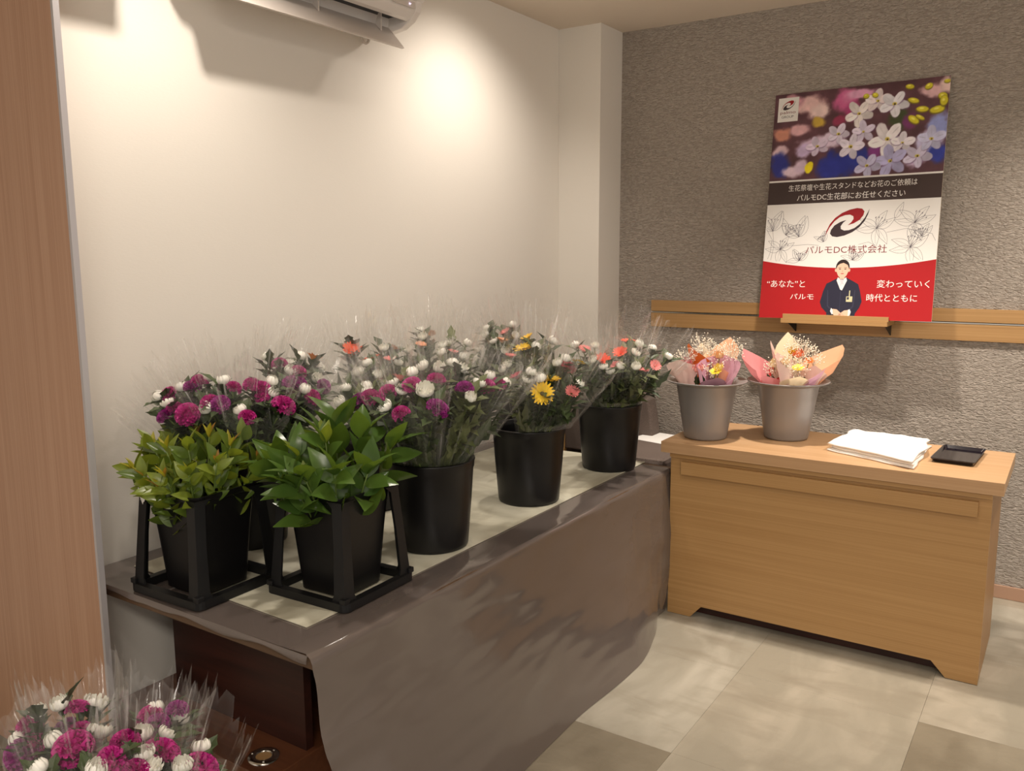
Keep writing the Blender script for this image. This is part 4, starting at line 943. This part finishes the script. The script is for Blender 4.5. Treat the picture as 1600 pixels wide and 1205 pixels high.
mini(PB, (-.080, -.035), .22, 'rose-pink paper bouquet with cream flowers, left side of the right grey pot', [('rose', .35, .085, 60, 260, .22, .05, 'rose pink paper'), ('red', .33, .078, 0, 90, .12, .05, 'coral red paper edge'), ('rose', .255, .085, 235, 350, .10, .05, 'rose pink front flap')],
     [(-.01, -.03, .285, .024, (246, 226, 190), 'cream_rose', 'r'), (.02, -.04, .27, .020, (250, 236, 206), 'pale_cream_rose', 'r')], [(.0, -.035, .285, .055, 130)], rp, GB)
mini(PB, (.045, -.055), .22, 'cream and pale pink paper bouquet with yellow flowers, front of the right grey pot', [('pale', .35, .100, 95, 260, .16, .05, 'pale pink paper'), ('cream', .27, .098, 225, 350, .14, .05, 'cream front flap'), ('lilac', .30, .10, -40, 40, .15, .05, 'pale lilac flap')],
     [(.03, -.03, .285, .024, (240, 206, 40), 'yellow_gerbera', 'g'), (-.02, -.02, .30, .02, (246, 226, 190), 'cream_rose', 'r')], [(.02, -.03, .30, .058, 130)], rp, GB)
mini(PB, (-.02, .055), .06, 'cream paper bouquet standing highest in the right grey pot', [('cream', .415, .080, 20, 200, .30, .05, 'cream paper'), ('pale', .385, .075, 130, 250, .25, .05, 'pale pink paper')],
     [(.02, -.01, .335, .022, (238, 200, 40), 'yellow_rose', 'r')], [(.02, .0, .36, .05, 90)], rp, GB)
mini(PB, (.075, .045), .26, 'peach paper bouquet with orange flowers, far right of the right grey pot', [('peach', .37, .095, -60, 170, .24, .05, 'peach paper'), ('pale', .30, .085, 220, 330, .16, .05, 'pale pink front flap')],
     [(.0, -.02, .325, .026, (240, 130, 90), 'orange_rose', 'r'), (.045, -.02, .31, .022, (236, 120, 50), 'orange_gerbera', 'g')], [(.01, .0, .36, .055, 110), (.06, -.01, .33, .045, 80)], rp, GB)

# ------------------------------------------------------------------ cloth and tray on the desk
def cloth():
    c = [(-.775, 3.385), (-.445, 3.235), (-.448, 3.655), (-.752, 3.69)]
    def q(u, v): return ((1-u)*(1-v)*c[0][0]+u*(1-v)*c[1][0]+u*v*c[2][0]+(1-u)*v*c[3][0], (1-u)*(1-v)*c[0][1]+u*(1-v)*c[1][1]+u*v*c[2][1]+(1-u)*v*c[3][1])
    mb = MB(); n = 34
    for lay, (z0, th, ins) in enumerate(((.7365, .013, .0), (.7490, .012, .022), (.761, .014, .008))):
        T = []; B = []
        for i in range(n):
            for j in range(n):
                u, v = i/(n-1), j/(n-1); e = min(u, 1-u, v, 1-v)
                x, y = q(ins+(1-2*ins)*u, ins+(1-2*ins)*v); rnd_ = 1-math.exp(-e*30)
                w = .010*nz(u*3+lay, v*3, lay, 1.3)+.003*nz(u*9, v*9, lay, 1)
                x += .012*nz(v*4, lay, 2, 1)*(1-rnd_); y += .016*nz(u*4, lay, 5, 1)*(1-rnd_)
                T.append((x, y, z0+th*(.35+.65*rnd_)+max(-.004, w)*(lay == 2)*rnd_)); B.append((x, y, z0))
        mb.grid(T, n, n)
        k = len(mb.v); mb.grid(B, n, n); k0 = k-n*n
        rim = [i*n for i in range(n)]+[(n-1)*n+j for j in range(1, n)]+[i*n+n-1 for i in range(n-2, -1, -1)]+[j for j in range(n-2, 0, -1)]
        mb.f += [(k0+a, k0+b, k+b, k+a) for a, b in zip(rim, rim[1:]+rim[:1])]
    return mb
tag(build(cloth(), 'folded_cloth', TOWEL, smooth=True), 'white folded cloth lying on the oak desk between the grey pots and the black tray', 'cloth')
ty = empty('tray', (-.337, 3.528, .7355), 'small shiny black rectangular tray at the right end of the oak desk', 'tray', rz=math.radians(-3))
mb = MB(); A = [(.062, .120, 0, .006), (.066, .124, .003, .008), (.074, .134, .016, .010), (.072, .132, .017, .009), (.063, .121, .006, .006)]
n = len(rrect(.07, .01)); P = []
for hx, hy, z, r in A: P += [(a, b, z) for a, b in rrect(hx, r, 4, hy)]
mb.add(P, [(i*n+k, i*n+(k+1) % n, (i+1)*n+(k+1) % n, (i+1)*n+k) for i in range(4) for k in range(n)]+[tuple(range(n)), tuple(range(4*n, 5*n))])
build(mb, 'tray_body', LACQUER, ty, local=True, smooth=False)
